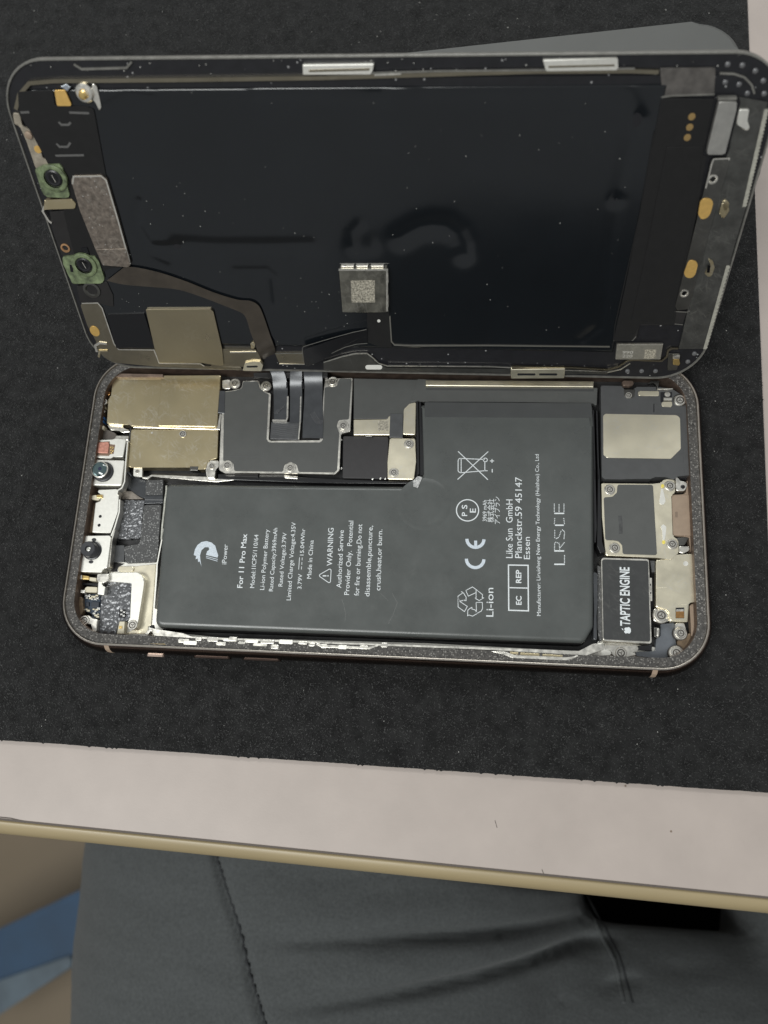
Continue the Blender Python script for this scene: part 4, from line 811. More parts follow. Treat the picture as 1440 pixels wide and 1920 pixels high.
# ================================================================== the raised display
LO, LU, LV, LN = [Vector(v) for v in [[1.12472, 73.02622, 10.53083], [0.9999, -0.00236, -0.01363], [0.01302, 0.49255, 0.87019], [0.00466, -0.87028, 0.49253]]]
LM = Matrix(((LU.x, LV.x, LN.x, LO.x*S), (LU.y, LV.y, LN.y, LO.y*S), (LU.z, LV.z, LN.z, LO.z*S), (0, 0, 0, 1)))
def lid3(pts, n=0.0):
    """lid coordinates to phone coordinates, both in mm"""
    if isinstance(n, (int, float)): n = [n]*len(pts)
    return [LO+LU*u+LV*v+LN*w for (u, v), w in zip(pts, n)]
DW, DH, DR = 156.8, 75.3, 10.8
def lring(ins, seg=12):
    r = max(DR-ins, .8); out = []
    for cx, cy, a0 in ((ins+r, ins+r, math.pi), (DW-ins-r, ins+r, 1.5*math.pi), (DW-ins-r, DH-ins-r, 0), (ins+r, DH-ins-r, .5*math.pi)):
        for k in range(seg+1): t = a0+k*math.pi/2/seg; out.append((cx+r*math.cos(t), cy+r*math.sin(t)))
    return out
sec = [(1.6, -2.3), (.5, -2.0), (.05, -1.2), (0, -.2), (.12, -.02), (.4, 0), (.5, -.35), (4.0, -.35), (4.05, -.1)]
smi = [2, 2, 0, 0, 0, 0, 1, 1]
bm = bmesh.new(); rows = [[bm.verts.new((x, y, z)) for x, y in lring(i)] for i, z in sec]; n = len(rows[0])
for j in range(len(rows)-1):
    for k in range(n):
        f = bm.faces.new((rows[j][k], rows[j][(k+1) % n], rows[j+1][(k+1) % n], rows[j+1][k])); f.material_index = smi[j]
f = bm.faces.new(rows[-1]); f.material_index = 1
f = bm.faces.new(rows[0][::-1]); f.material_index = 2
me = from_bm(bm, 'display_assembly')
for m in (M_LIDLIP, M_BEZEL, M_GLOSS): me.materials.append(m)
lid = link('display_assembly', me, None, phone, 'screen seen from behind, black film with brackets, chip and cables')
lid.matrix_basis = Matrix.Translation(-phone.location) @ LM
def lp(name, pts, n0, n1, material, bev=.1, r=0, seg=2, side=None): return plate(name, pts, n0, n1, material, lid, bev, seg, r, side=side)
# black film, with the dents and the raised outline pressed through it
def seg_d(p, a, b):
    ab = b-a; t = max(0, min(1, (p-a).dot(ab)/max(ab.length_squared, 1e-9))); return (p-a-ab*t).length
grooves = [([Vector(v) for v in P], w, d) for P, w, d in (
    ([(70.85,35.49),(71.06,38.95),(72.99,40.86)], 1.3, -.10), ([(71.88,35.50),(75.16,35.75)], 2.2, -.16), ([(82.12,37.75),(84.15,39.04),(86.55,40.32),(89.32,40.84),(92.49,40.57),(95.11,38.70),(96.40,36.15),(96.68,33.98)], 2.3, -.42),
    ([(29.80,35.80),(39.41,35.21),(49.92,35.31),(61.18,35.63)], 2.2, -.30), ([(42.60,29.12),(50.33,29.21),(51.83,27.60),(51.60,20.89)], 1.2, -.14), ([(43.25,33.01),(55.91,33.14)], .9, .10),
    ([(87.29,68.92),(104.75,69.07),(111.61,69.42),(123.87,69.50),(126.78,68.35),(129.49,64.71),(130.50,63.02)], 2.0, -.34), ([(129.81,63.02),(129.09,55.29),(128.69,47.01)], 1.5, -.26),
    ([(128.83,46.23),(129.15,33.87),(129.74,23.98),(129.85,15.30),(126.56,11.70)], 1.5, -.24), ([(53.64,68.94),(65.41,69.05),(75.44,68.08),(78.92,68.06)], 1.8, -.32), ([(21.10,67.64),(26.63,69.99),(32.39,69.28)], .9, .22),
    ([(23.41,45.80),(21.28,40.74),(23.24,35.07),(29.98,34.68)], 1.3, -.25), ([(23.02,34.17),(26.79,31.94)], 1.2, .16))]
U0, U1, V0, V1 = 6.5, 134.3, 8.2, 69.6; NU, NV = 250, 124
from mathutils import noise as _nz
bm = bmesh.new(); G = {}
for i in range(NU+1):
    for j in range(NV+1):
        x = U0+(U1-U0)*i/NU; y = V0+(V1-V0)*j/NV; p = Vector((x, y)); h = .35
        for P, w, d in grooves:
            m_ = min(seg_d(p, P[k], P[k+1]) for k in range(len(P)-1)) if min((p-q).length for q in P) < 40 else 99
            if m_ < 3*w: h += d*math.exp(-(m_/w)**2)
        h += .035*_nz.noise(Vector((x*.09, y*.09, 1.7)))
        G[i, j] = bm.verts.new((x, y, h))
for i in range(NU):
    for j in range(NV): bm.faces.new((G[i, j], G[i+1, j], G[i+1, j+1], G[i, j+1])).smooth = True
bm.edges.ensure_lookup_table()
rim = [e for e in bm.edges if e.is_boundary]; g = bmesh.ops.extrude_edge_only(bm, edges=rim)
for v in g['geom']:
    if isinstance(v, bmesh.types.BMVert): v.co.z = -.3
link('film', from_bm(bm, 'film', False), M_FILM, lid)
for p in bpy.data.meshes['film'].polygons: p.use_smooth = True
# inner steel frame around the panel
line('inner_frame', [(2.10,65.79),(3.84,68.60),(6.81,70.84),(12.02,71.20),(37.61,71.22),(66.86,71.39),(108.59,72.22),(126.79,72.17),(132.33,71.94)], .75, .45, lid, M_BRONZE, .9)
line('inner_frame', [(72.76,72.13),(90.05,72.47),(109.58,72.50),(127.70,72.63)], .28, .6, lid, M_LIDLIP, .5)
line('inner_frame', [(79.27,17.44),(79.48,10.28),(80.26,9.25),(84.73,9.08),(104.20,9.59),(133.26,9.84)], .3, .62, lid, mat('panel_edge', (.30, .29, .26), .8, .35), .5)
line('inner_frame', [(133.86,11.40),(133.53,15.92),(133.79,28.68),(134.09,43.93),(133.67,60.99)], .22, .5, lid, M_BROWNBLACK, .4)
line('notch_line', [(17.16,74.15),(18.54,73.25),(27.79,73.40),(29.19,74.53)], .4, .02, lid, M_LIDLIP, .5)
# silver catches on the upper edge
for P in ([(63.65,73.93),(77.82,74.00),(77.46,72.86),(77.01,72.09),(63.55,72.00)], [(110.08,74.37),(124.15,74.52),(124.55,72.75),(124.19,72.47),(110.99,72.39)]):
    lp('catch', P, -.3, .75, M_WHITE_METAL, .2, .2, 3)
for P in ([(64.77,73.05),(76.98,73.24),(76.75,72.76),(64.93,72.57)], [(111.28,73.33),(123.69,73.50),(123.75,73.13),(111.42,72.95)]):
    lp('catch_groove', P, .72, .79, M_BRONZE, .02)
line('catch_wire', [(77.73,71.91),(82.93,72.08)], .3, .6, lid, M_STEEL, .4)
# left end: black tape, gold pad, boss, slots
tape = lp('earpiece_tape', [(3.94,69.29),(11.58,69.65),(10.76,66.55),(17.90,66.30),(19.00,65.77),(17.59,51.27),(17.58,30.05),(12.05,29.57),(7.35,27.11),(4.42,32.68),(5.24,43.25),(7.59,54.19),(5.41,54.19),(3.95,60.99),(2.51,64.79)], .1, .6, M_BROWNBLACK, .1, .5)
lp('gold_pad', [(11.86,69.61),(14.14,69.66),(14.59,66.95),(14.38,66.53),(11.41,66.55)], .5, .8, M_GOLD, .06, .25)
lathe('boss', [(18.11,69.03)][0], [(1.9, .1), (1.9, .9), (1.6, 1.2), (1.0, 1.25), (.8, 1.0), (0, 1.0)], [M_STEEL], lid, 22)
lathe('boss', [(17.78,68.72)][0], [(.8, .9), (.8, 1.5), (.5, 1.8), (0, 1.85)], [M_GOLDM], lid, 16)
lp('boss_arm', [(20.27,70.94),(21.00,70.26),(20.79,66.32),(20.10,65.28),(19.86,67.02),(19.14,68.41)], .1, .7, M_STEEL, .12, .3)
lp('boss_arm', [(13.39,70.35),(14.86,70.84),(15.58,70.16),(14.56,69.32)], .1, .9, mat('bluish_solder', (.55, .60, .66), 1, .3), .15)
for P in ([(10.69,63.38),(11.07,62.77),(12.62,62.76),(13.25,63.26)], [(8.73,58.89),(9.18,58.22),(10.96,58.21),(11.88,59.11)], [(7.64,56.33),(14.05,56.44)], [(13.60,65.22),(17.84,65.06)], [(3.02,65.27),(4.98,65.33)]):
    line('tape_crease', P, .45, .68, lid, mat('crease_grey', (.11, .108, .105), .2, .35), .08)
ear = lp('earpiece_plate', [(9.62,51.16),(10.57,52.22),(16.89,52.35),(17.83,51.41),(17.99,42.34),(17.86,30.94),(17.03,30.24),(10.83,30.59),(10.32,35.10),(9.52,44.19)], .3, 1.1, M_EAR, .12, .5)
line('plate_rim', [(9.72,50.32),(10.49,51.99),(16.82,52.12),(17.64,51.17),(17.80,42.09),(17.77,31.08)], .35, 1.16, lid, M_STEEL, .1)
lp('plate_fold', [(10.38,34.75),(17.83,35.08),(17.85,31.27),(17.01,30.57),(11.22,30.92)], 1.0, 1.22, M_EAR, .08, .3)
strip = lp('sensor_strip', [(1.12,65.12),(2.60,64.93),(2.26,62.42),(3.60,61.76),(4.62,60.21),(4.44,55.69),(5.51,55.31),(5.19,53.76),(2.01,53.37),(2.05,59.10),(1.68,62.42),(0.63,62.78)], -.2, .35, mat('beige_flex', (.30, .265, .21), .3, .45, .3, .6, .02, 1.5), .1, .4)
lathe('gold_pad', [(4.01,57.56)][0], [(.85, .2), (.8, .45), (0, .47)], [M_GOLD], lid, 16)
lathe('stud', [(3.11,60.62)][0], [(.9, .2), (.8, .8), (.4, .95), (0, .9)], [M_TAN], lid, 14)
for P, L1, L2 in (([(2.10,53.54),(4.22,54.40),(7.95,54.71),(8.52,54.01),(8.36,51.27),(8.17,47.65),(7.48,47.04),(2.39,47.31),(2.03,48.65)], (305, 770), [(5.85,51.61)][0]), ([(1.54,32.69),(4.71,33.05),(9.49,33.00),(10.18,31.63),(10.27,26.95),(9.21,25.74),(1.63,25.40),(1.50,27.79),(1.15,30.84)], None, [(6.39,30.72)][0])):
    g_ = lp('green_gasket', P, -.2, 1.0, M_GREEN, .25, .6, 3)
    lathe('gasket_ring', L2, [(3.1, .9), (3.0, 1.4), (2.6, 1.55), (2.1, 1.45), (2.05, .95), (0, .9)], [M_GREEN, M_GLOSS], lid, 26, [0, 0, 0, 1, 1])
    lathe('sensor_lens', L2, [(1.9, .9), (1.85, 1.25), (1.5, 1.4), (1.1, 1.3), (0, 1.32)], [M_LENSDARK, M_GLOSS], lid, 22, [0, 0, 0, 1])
    line('lens_glint', [(L2[0]-.15, L2[1]+.8), (L2[0]+.25, L2[1]-.8)], .16, 1.36, lid, M_STEEL, .03)  # lens highlight drawn as a thin bright strip
lp('gasket_slot', [(2.68,30.68),(3.54,30.60),(3.03,28.72),(2.35,28.81)], .9, 1.05, M_GLOSS, .02)
lp('clip', [(1.94,46.61),(8.24,46.83),(8.95,45.81),(8.35,44.56),(1.78,44.32),(0.59,43.89)], -.2, .9, M_SHIELD, .25, .4, 3)
line('clip', [(1.33,45.06),(0.48,43.80),(1.15,41.46),(1.65,41.03)], .45, .8, lid, M_STEEL, .5)
lp('sensor_tape', [(1.95,43.61),(7.91,43.85),(8.95,37.62),(8.89,33.13),(1.29,32.60),(1.05,38.44)], -.2, .45, M_BLACK, .1, .4)
lathe('gold_ring', [(2.80,34.72)][0], [(1.15, .2), (1.1, .65), (.75, .7), (.6, .4), (0, .4)], [mat('worn_copper', (.42, .24, .12), .5, .4), M_BLACK], lid, 18, [0, 0, 0, 1])
lp('chip', [(6.70,34.86),(8.29,35.09),(8.39,33.29),(6.79,33.04)], .3, .8, M_GLOSS, .08)
sens = lp('proximity_sensor', [(2.39,24.69),(8.47,25.50),(10.47,26.25),(10.95,22.37),(10.19,18.86),(7.50,19.83),(1.90,20.24)], -.2, .6, M_BLACK, .12, .5)
lathe('sensor_ring', [(6.01,23.79)][0], [(2.2, .4), (2.1, .85), (1.5, .9), (1.3, .6), (0, .55)], [M_DARKSTEEL, M_GLOSS], lid, 24, [0, 0, 0, 1])
bra = lp('corner_bracket', [(1.76,19.49),(2.98,20.01),(6.36,20.16),(7.04,18.71),(7.25,8.32),(7.87,6.26),(17.59,6.47),(17.75,2.35),(29.16,2.45),(29.95,1.62),(39.93,1.58),(39.75,0.44),(17.83,1.05),(5.54,2.18),(3.91,3.27),(2.05,6.02),(2.63,8.77),(1.70,13.56)], -.2, .55, M_BRONZE, .15, .5)
line('bracket_rim', [(2.27,19.95),(6.44,20.11),(7.13,18.71),(7.27,8.05),(8.05,6.37),(17.49,6.46),(17.93,2.30),(29.05,2.39),(29.95,1.62)], .28, .66, lid, M_STEEL, .15)
lp('gold_pad', circ([(3.21,11.85)][0], 1.25, 18, 1.55), .4, .68, M_GOLD, .06)
line('clip', [(2.00,5.60),(2.09,7.53),(3.53,8.38),(5.37,8.15)], .6, .8, lid, M_STEEL, .7); line('clip', [(1.99,3.93),(2.80,5.90),(4.98,5.94)], .5, .8, lid, M_SHIELD, .7)
lp('black_pad', [(7.84,16.81),(17.71,17.34),(17.89,7.49),(17.53,7.15),(7.61,6.83),(7.51,9.01)], .2, .75, M_GLOSS, .05, .2)
lp('nickel_plate', [(18.35,18.68),(34.97,18.95),(35.53,18.35),(35.78,7.23),(35.30,2.42),(34.38,2.06),(29.33,2.95),(18.03,2.57),(17.89,6.57)], .1, .95, mat('nickel_plate_lid', (.40, .345, .235), 1, .30, .06, .06, 0, 2.5, scratch=.08, rvar=.04), .12, .35)
lp('bracket_bar', [(32.76,7.12),(44.41,7.19),(44.77,6.47),(45.80,2.82),(45.64,1.70),(31.67,1.36)], -.2, .55, M_BRONZE, .12, .3)
line('bracket_rim', [(37.59,6.17),(44.46,6.43)], .3, .7, lid, M_STEEL, .15)
lp('tab', [(41.07,3.18),(43.51,3.79),(45.21,3.65),(45.86,2.73),(45.11,0.77),(40.04,0.64)], .1, 1.1, M_SHIELD2, .2, .3)
lp('tab_slot', [(41.44,2.40),(44.13,2.54),(44.56,2.25),(44.04,1.94),(41.35,1.80)], 1.05, 1.13, M_LENSDARK, .02, .2)
lp('tab', [(43.53,9.30),(44.44,9.86),(44.64,9.15),(44.28,7.71),(43.32,7.51)], .2, 1.0, M_SHIELD, .15, .4)
lp('dark_bar', [(49.32,5.96),(57.36,6.25),(57.03,3.02),(50.00,2.77)], -.2, .5, M_BRONZE, .1)
line('bracket_rim', [(50.01,2.77),(56.72,2.86)], .22, .62, lid, M_STEEL, .2); line('bracket_rim', [(49.32,5.96),(56.44,6.19)], .14, .56, lid, M_LIDLIP, .2)
lp('dark_bar', [(61.68,3.15),(66.46,5.18),(70.19,6.35),(73.16,6.42),(75.54,3.47),(78.25,2.16),(104.64,2.52),(134.03,2.42),(134.19,1.44),(104.71,1.25),(61.49,0.91)], -.3, .45, M_DARKSTEEL, .1, .3)
line('bracket_rim', [(61.72,3.50),(66.48,5.36),(70.20,6.37),(73.17,6.49),(74.48,5.33),(76.01,3.56),(78.28,2.78),(89.24,2.94),(104.59,3.20),(109.99,3.00)], .26, .56, lid, M_STEEL, .3)
line('bracket_rim', [(109.96,3.27),(124.62,3.35),(129.06,3.19),(133.94,2.93),(136.41,3.91),(138.25,5.83),(139.93,6.08),(146.45,5.86),(147.48,7.10),(147.43,8.92),(148.22,9.61),(149.70,9.64)], .45, .56, lid, M_BRONZE, .5)
line('bracket_rim', [(123.42,2.43),(129.18,2.41),(134.08,2.15),(137.00,3.04),(139.06,4.97)], .3, .45, lid, M_STEEL, .4)
lp('white_pill', [(72.54,2.92),(76.91,3.03),(76.86,1.64),(72.47,1.53)], .3, .52, mat('white_pill', (.62, .61, .57), 0, .5), .04, .9)
lp('catch', [(109.63,2.84),(123.26,3.39),(123.38,0.32),(110.00,-0.14)], -.3, .95, M_SHIELD2, .18, .25)
for P in ([(111.42,1.64),(115.98,1.75),(116.04,1.09),(111.48,0.97)], [(116.87,1.77),(121.44,1.89),(121.52,1.23),(116.94,1.11)]): lp('catch_slot', P, .9, .98, M_LENSDARK, .02, .3)
# touch chip with its frame, and the strip below it
chip = lp('touch_chip', [(67.79,30.50),(79.10,30.63),(78.76,19.51),(78.41,19.26),(67.83,19.03)], .2, 1.6, mat('chip_shield', (.26, .25, .215), 1, .36, .25, .35, .008, 2, scratch=.3, rvar=.12), .15, .2)
line('chip_rim', [(67.79,30.43),(79.06,30.56),(78.73,19.54)], .45, 1.68, lid, M_STEEL, .2)
lp('code_patch', [(70.38,27.65),(76.09,27.81),(75.94,21.96),(70.27,21.82)], 1.58, 1.64, M_CODE, .01)
for P in ([(68.25,31.06),(71.26,31.10),(71.29,30.33),(68.20,30.29)], [(71.84,31.15),(74.59,31.18),(74.63,30.37),(71.79,30.33)], [(75.25,31.19),(78.23,31.22),(78.29,30.41),(75.30,30.37)], [(78.83,23.53),(79.17,23.54),(79.08,20.40),(78.74,20.40)], [(78.92,29.14),(79.25,29.14),(79.27,26.84),(78.93,26.83)]):
    lp('chip_tab', P, .2, 1.0, M_STEEL, .12)
lp('chip_flex', [(73.79,19.40),(79.12,19.48),(79.31,10.35),(79.58,8.88),(76.65,8.60),(73.34,9.96)], .3, .6, M_BROWNBLACK, .05)
lathe('white_dot', [(76.54,16.22)][0], [(.42, .55), (.4, .68), (0, .69)], [mat('white_pill', (0, 0, 0))], lid, 14)
# right end
lp('right_tape', [(133.73,67.33),(144.51,67.07),(145.10,56.45),(145.81,46.39),(146.41,34.14),(146.69,23.41),(147.41,16.24),(139.28,16.39),(138.16,11.56),(133.84,11.47),(134.08,26.01),(134.07,43.97)], .1, .55, M_BROWNBLACK, .1, .4)
lp('right_tape_step', [(136.71,57.99),(144.05,58.08),(145.23,44.08),(145.80,31.59),(146.69,17.76),(137.10,17.30),(137.09,34.11),(136.92,47.56)], .5, .66, M_BROWNBLACK, .06, .4)
for q in [(140.34,63.83),(140.39,61.83),(140.40,59.84)]: lathe('gold_dot', q, [(.72, .5), (.68, .62), (0, .64)], [mat('aged_gold', (.33, .22, .09), .6, .5)], lid, 16)
lp('corner_panel', [(132.41,72.59),(142.73,72.57),(143.72,67.98),(139.07,67.78),(134.09,67.39)], -.2, .3, mat('smoked_panel', (.085, .078, .072), .2, .45, .35, .4), .1, .3)
line('panel_rim', [(133.73,67.43),(135.70,67.68),(143.72,67.89)], .3, .42, lid, M_LIDLIP, .3)
con = lp('display_connector', [(144.51,67.03),(147.85,67.01),(148.17,65.45),(148.22,57.28),(147.96,56.93),(144.75,56.93),(144.56,57.99)], .1, 1.8, mat('connector_grey', (.42, .41, .385), .85, .42, .1, .5, scratch=.2), .2, .3)
line('connector_lip', [(144.29,67.42),(147.77,67.46)], .5, 1.5, lid, M_LIDLIP, 1.2)
lp('connector_well', [(143.77,67.53),(148.48,67.41),(148.93,66.37),(149.10,56.13),(144.35,56.13),(144.18,57.55)], .3, .62, M_GLOSS, .05, .4)
lp('bright_glue', [(148.92,65.33),(151.00,65.32),(151.10,63.16),(152.03,61.64),(151.51,61.06),(149.24,62.49),(149.07,63.50)], 0, .9, M_WHITE_METAL, .25, .5, 3)
ms = lp('speaker_strip', [(148.16,67.41),(154.15,66.40),(154.54,61.61),(155.87,45.80),(155.89,35.46),(156.33,23.50),(156.12,9.56),(149.93,9.43),(149.54,20.57),(149.60,31.52),(149.17,44.01),(149.07,55.87),(149.28,57.47)], -.2, .4, mat('dark_strip_metal', (.085, .085, .08), .7, .4, .3, .3, .01, 1, scratch=.1), .08, .2)
serr = []
for k, (a, b) in enumerate(zip([(154.08,65.62),(155.77,44.98)], [(155.09,44.63),(156.12,9.56)])): pass
A0, A1, A2, A3 = [(154.32,65.12),(155.53,45.45),(155.81,31.85),(156.12,9.56)]
def serrate(a, b, n, w=.45, amp=.22):
    a, b = Vector(a), Vector(b); t = (b-a).normalized(); nn = Vector((-t.y, t.x)); L_, R_ = [], []
    for k in range(n+1):
        q = a.lerp(b, k/n); j = amp*(1 if k % 2 else -.3); L_.append(q-nn*w); R_.append(q+nn*(w*.6+j))
    return [(q.x, q.y) for q in L_]+[(q.x, q.y) for q in R_[::-1]]
lp('serrated_edge', serrate(A0, A1, 56), -.2, .5, mat('serrated_pale', (.44, .43, .37), .5, .45, .2, 1), .03)
lp('serrated_edge', serrate(A2, A3, 48), -.2, .5, mat('serrated_pale', (0, 0, 0)), .03)
hb = lp('hole_bracket', [(146.13,55.13),(146.50,55.77),(149.66,55.77),(149.82,54.37),(149.63,44.15),(149.50,31.69),(149.56,20.76),(147.07,20.43),(146.37,21.42),(146.36,31.65),(146.25,45.31)], .2, .8, M_DARKSTEEL, .1, .3)
line('bracket_rim', [(146.44,49.60),(146.41,54.77),(146.55,55.64),(149.57,55.78),(149.66,55.42)], .3, .86, lid, M_STEEL, .2)
for q in ([(147.41,51.47)][0], [(147.67,24.91)][0]):
    lathe('hole', q, [(1.05, .7), (1.0, .9), (.65, .92), (.55, .8), (0, .8)], [M_STEEL, M_GLOSS], lid, 20, [0, 0, 0, 1])
for P in ([(145.96,46.81),(146.56,47.51),(147.87,47.51),(148.76,46.59),(148.69,43.77),(147.90,42.93),(147.01,42.92),(146.19,43.99)], [(146.63,32.85),(147.29,33.38),(148.30,33.17),(148.95,32.23),(148.95,29.59),(148.15,28.83),(146.90,29.12),(146.33,30.23)]):
    lp('gold_pad', P, .6, 1.0, M_GOLD, .06, 1.2)
for P in ([(150.50,46.50),(151.21,47.28),(152.09,46.32),(152.29,44.56),(151.56,44.56)], [(150.55,46.31),(151.78,46.51),(152.50,44.76),(151.89,42.57),(150.55,44.16)], [(150.70,33.78),(152.05,33.02),(152.81,31.51),(152.72,29.52),(152.05,29.07),(151.06,29.95),(151.32,31.27),(151.93,31.93)]):
    lp('glue_blob', P, .2, .8, M_SHIELD, .25, .4, 3)
lp('slot', [(151.20,31.98),(151.82,31.99),(152.02,30.24),(151.36,30.23)], .7, .84, M_GLOSS, .02)
lp('tape_edge', [(146.18,20.01),(149.47,19.92),(149.26,16.28),(139.13,16.09),(139.27,11.99),(133.82,11.57),(133.92,16.00),(135.92,16.53)], .1, .45, M_BLACK, .1, .3)
line('tape_rim', [(139.17,16.45),(146.90,16.59),(149.31,16.34)], .18, .5, lid, M_LIDLIP, .1); line('tape_rim', [(133.82,11.57),(138.46,11.77),(139.02,12.84)], .16, .5, lid, M_LIDLIP, .1); line('tape_rim', [(146.19,19.96),(149.49,19.82),(150.02,20.17)], .2, .55, lid, M_LIDLIP, .1)
lab = lp('label_plate', [(134.72,10.86),(145.69,11.10),(146.00,6.75),(135.11,6.49)], .2, 1.1, M_LABELPLATE, .08, .15)
line('label_lip', [(134.78,11.02),(145.66,11.25)], .3, 1.14, lid, M_STEEL, .3)
text('990', [(136.45,8.28),(139.02,8.34)], .85, 1.125, lid, 0, M_ETCH); text('220', [(136.64,7.18),(139.04,7.24)], .85, 1.125, lid, 0, M_ETCH)
lp('code_patch', [(141.68,9.57),(144.39,9.63),(144.66,7.03),(141.92,6.97)], 1.09, 1.13, M_CODE, .01)
lp('corner_frame', [(147.74,8.01),(150.50,8.07),(150.74,7.03),(150.89,3.04),(148.60,2.98)], -.2, .3, M_DARKSTEEL, .12, .3)
lp('gold_clip', [(148.79,7.75),(150.46,7.90),(150.56,6.85),(148.99,6.81)], 0, .9, M_STEEL, .12); lp('gold_clip', [(149.17,6.64),(150.51,6.78),(151.02,5.47),(150.95,4.78),(149.39,5.06)], 0, .8, M_GOLDM, .15, .2)
line('corner_arc', [(143.83,71.54),(146.49,71.42),(148.64,70.78),(150.33,69.44),(151.28,67.84)], .35, .15, lid, M_LIDLIP, .4)
for q in [(144.99,72.99),(147.72,72.81),(150.39,71.80),(152.36,70.06),(145.32,69.86),(148.01,69.46),(150.02,67.84),(153.21,67.73)]: lathe('rivet', q, [(.55, -.4), (.5, -.1), (.25, .05), (0, .07)], [mat('grey_rivet', (.13, .13, .135), .3, .4)], lid, 12)
for q in [(138.97,2.18),(142.47,2.27),(145.87,2.35),(153.11,5.38),(154.14,7.77)]: lathe('rivet', q, [(.6, -.4), (.55, -.05), (.3, .08), (0, .1)], [mat('grey_rivet', (0, 0, 0))], lid, 12)
# dust on the film
def shards(spots, zfun, name, parent, material, r0=.1, r1=.3):
    bm = bmesh.new()
    for x, y in spots:
        r = random.uniform(r0, r1); z = zfun(x, y); a = random.random()*6.28
        v = [bm.verts.new((x+r*random.uniform(.6, 1.3)*math.cos(a+k*2.1), y+r*random.uniform(.6, 1.3)*math.sin(a+k*2.1), z+r*.05)) for k in range(3)]
        t = bm.verts.new((x+r*.2, y-r*.1, z+r*.8))
        bm.faces.new(v)
        for k in range(3): bm.faces.new((v[k], v[(k+1) % 3], t))
    o = link(name, from_bm(bm, name), material, parent); o['kind'] = 'stuff'
    return o
random.seed(4)
sp = [(random.uniform(10, 132), random.uniform(9, 69)) for k in range(60)]
sp += [(random.gauss(58, 9), random.gauss(22, 8)) for k in range(26)] + [(random.gauss(32, 7), random.gauss(50, 6)) for k in range(16)] + [(random.gauss(18, 6), random.gauss(13, 4)) for k in range(40)] + [(random.gauss(100, 14), random.gauss(50, 9)) for k in range(24)]
sp = [s for s in sp if 9 < s[0] < 132 and 9 < s[1] < 69]
shards(sp, lambda x, y: .37, 'dust', lid, M_DUST, .03, .14)
shards([(random.uniform(5, 150), random.choice((random.uniform(.8, 3.2), random.uniform(72, 74.5)))) for k in range(70)] + [(random.uniform(1, 4), random.uniform(10, 65)) for k in range(30)], lambda x, y: -.3, 'dust', lid, M_DUST, .05, .2)

# ================================================================== ribbon cables between screen and board
Au = lid3([(16.12,30.22),(19.13,30.07),(24.48,28.78),(30.53,26.50),(36.55,23.71),(41.95,21.84)], .9) + lid3([(45.27,21.48),(46.89,20.52),(47.62,19.05),(48.31,15.53),(48.95,11.40),(49.58,7.87)], .9) + [Vector((*D_, z)) for D_, z in zip([(49.83,75.83),(51.55,73.63),(52.36,70.41),(52.55,67.71),(53.13,61.05)], (8.6, 7.9, 6.2, 5.7, 5.6))]
Al = lid3([(10.67,26.48),(14.84,25.48),(21.36,24.94),(27.86,24.31),(33.22,22.44),(38.54,20.06)], .9) + lid3([(42.12,18.39),(43.16,17.47),(43.65,15.79),(44.02,12.35),(44.65,9.01),(45.19,5.78)], .9) + [Vector((*D_, z)) for D_, z in zip([(46.62,74.93),(48.14,73.07),(48.50,70.35),(48.80,67.65),(49.44,60.98)], (8.6, 7.9, 6.2, 5.7, 5.6))]
ribbon('ribbon_cable', Au[:13], Al[:13], M_FLEXB, phone, .06, 6, 4, label='bronze ribbon cable from earpiece to board')
ribbon('ribbon_cable', Au[12:], Al[12:], M_FLEX, phone, .05, 6, 4)
# broad gloss black cable from the touch chip, folding down into the third strand
Bu = lid3([(73.66,14.02),(70.07,13.16),(66.42,11.95),(62.11,10.47),(58.98,9.34),(57.09,8.59)], (.7, 1.2, 1.8, 2.2, 2.4, 2.4))
Bl = lid3([(73.48,10.21),(70.77,9.94),(67.71,8.93),(64.56,7.25),(61.03,5.18),(57.14,3.22)], (.7, 1.2, 1.8, 2.2, 2.4, 2.4))
ribbon('ribbon_cable', Bu, Bl, M_FLEXBLK, phone, .1, 5, 3, label='gloss black ribbon cable from the chip')
line('cable_edge', [(73.53,14.86),(70.26,14.05),(66.64,12.85),(62.36,11.38),(59.26,10.26),(57.45,9.59),(57.03,9.05),(56.81,4.73)], .10, 2.5, lid, M_LIDLIP, .12)
line('cable_edge', [(73.57,10.72),(70.87,10.45),(67.82,9.44),(64.69,7.77),(61.17,5.71),(57.31,3.83)], .10, 2.3, lid, M_LIDLIP, .12)
C1 = [Vector((*p, z)) for p, z in zip([(56.97,75.83),(56.86,74.32),(56.90,72.96),(57.01,70.26),(57.19,65.90),(57.25,60.93),(57.48,56.02)], (10.2, 9.0, 7.4, 6.25, 5.9, 5.85, 5.8))]
C2 = [Vector((*p, z)) for p, z in zip([(61.96,77.12),(61.89,75.07),(61.74,73.03),(61.84,70.33),(62.05,65.98),(62.62,61.03),(62.83,55.97)], (11.5, 9.4, 7.4, 6.25, 5.9, 5.85, 5.8))]
ribbon('ribbon_cable', C1, C2, M_FLEX, phone, .05, 5, 4)
D1_ = [Vector((*p, z)) for p, z in zip([(53.49,74.62),(53.15,72.91),(53.05,70.20),(53.31,65.84),(53.63,60.37)], (9.0, 7.6, 6.1, 5.5, 5.4))]
D2_ = [Vector((*p, z)) for p, z in zip([(56.45,75.51),(56.33,72.96),(56.31,70.25),(56.59,65.89),(56.82,60.43)], (9.2, 7.6, 6.1, 5.5, 5.4))]
ribbon('ribbon_cable', D1_, D2_, M_FLEX, phone, .05, 5, 4)
bm = bmesh.new()
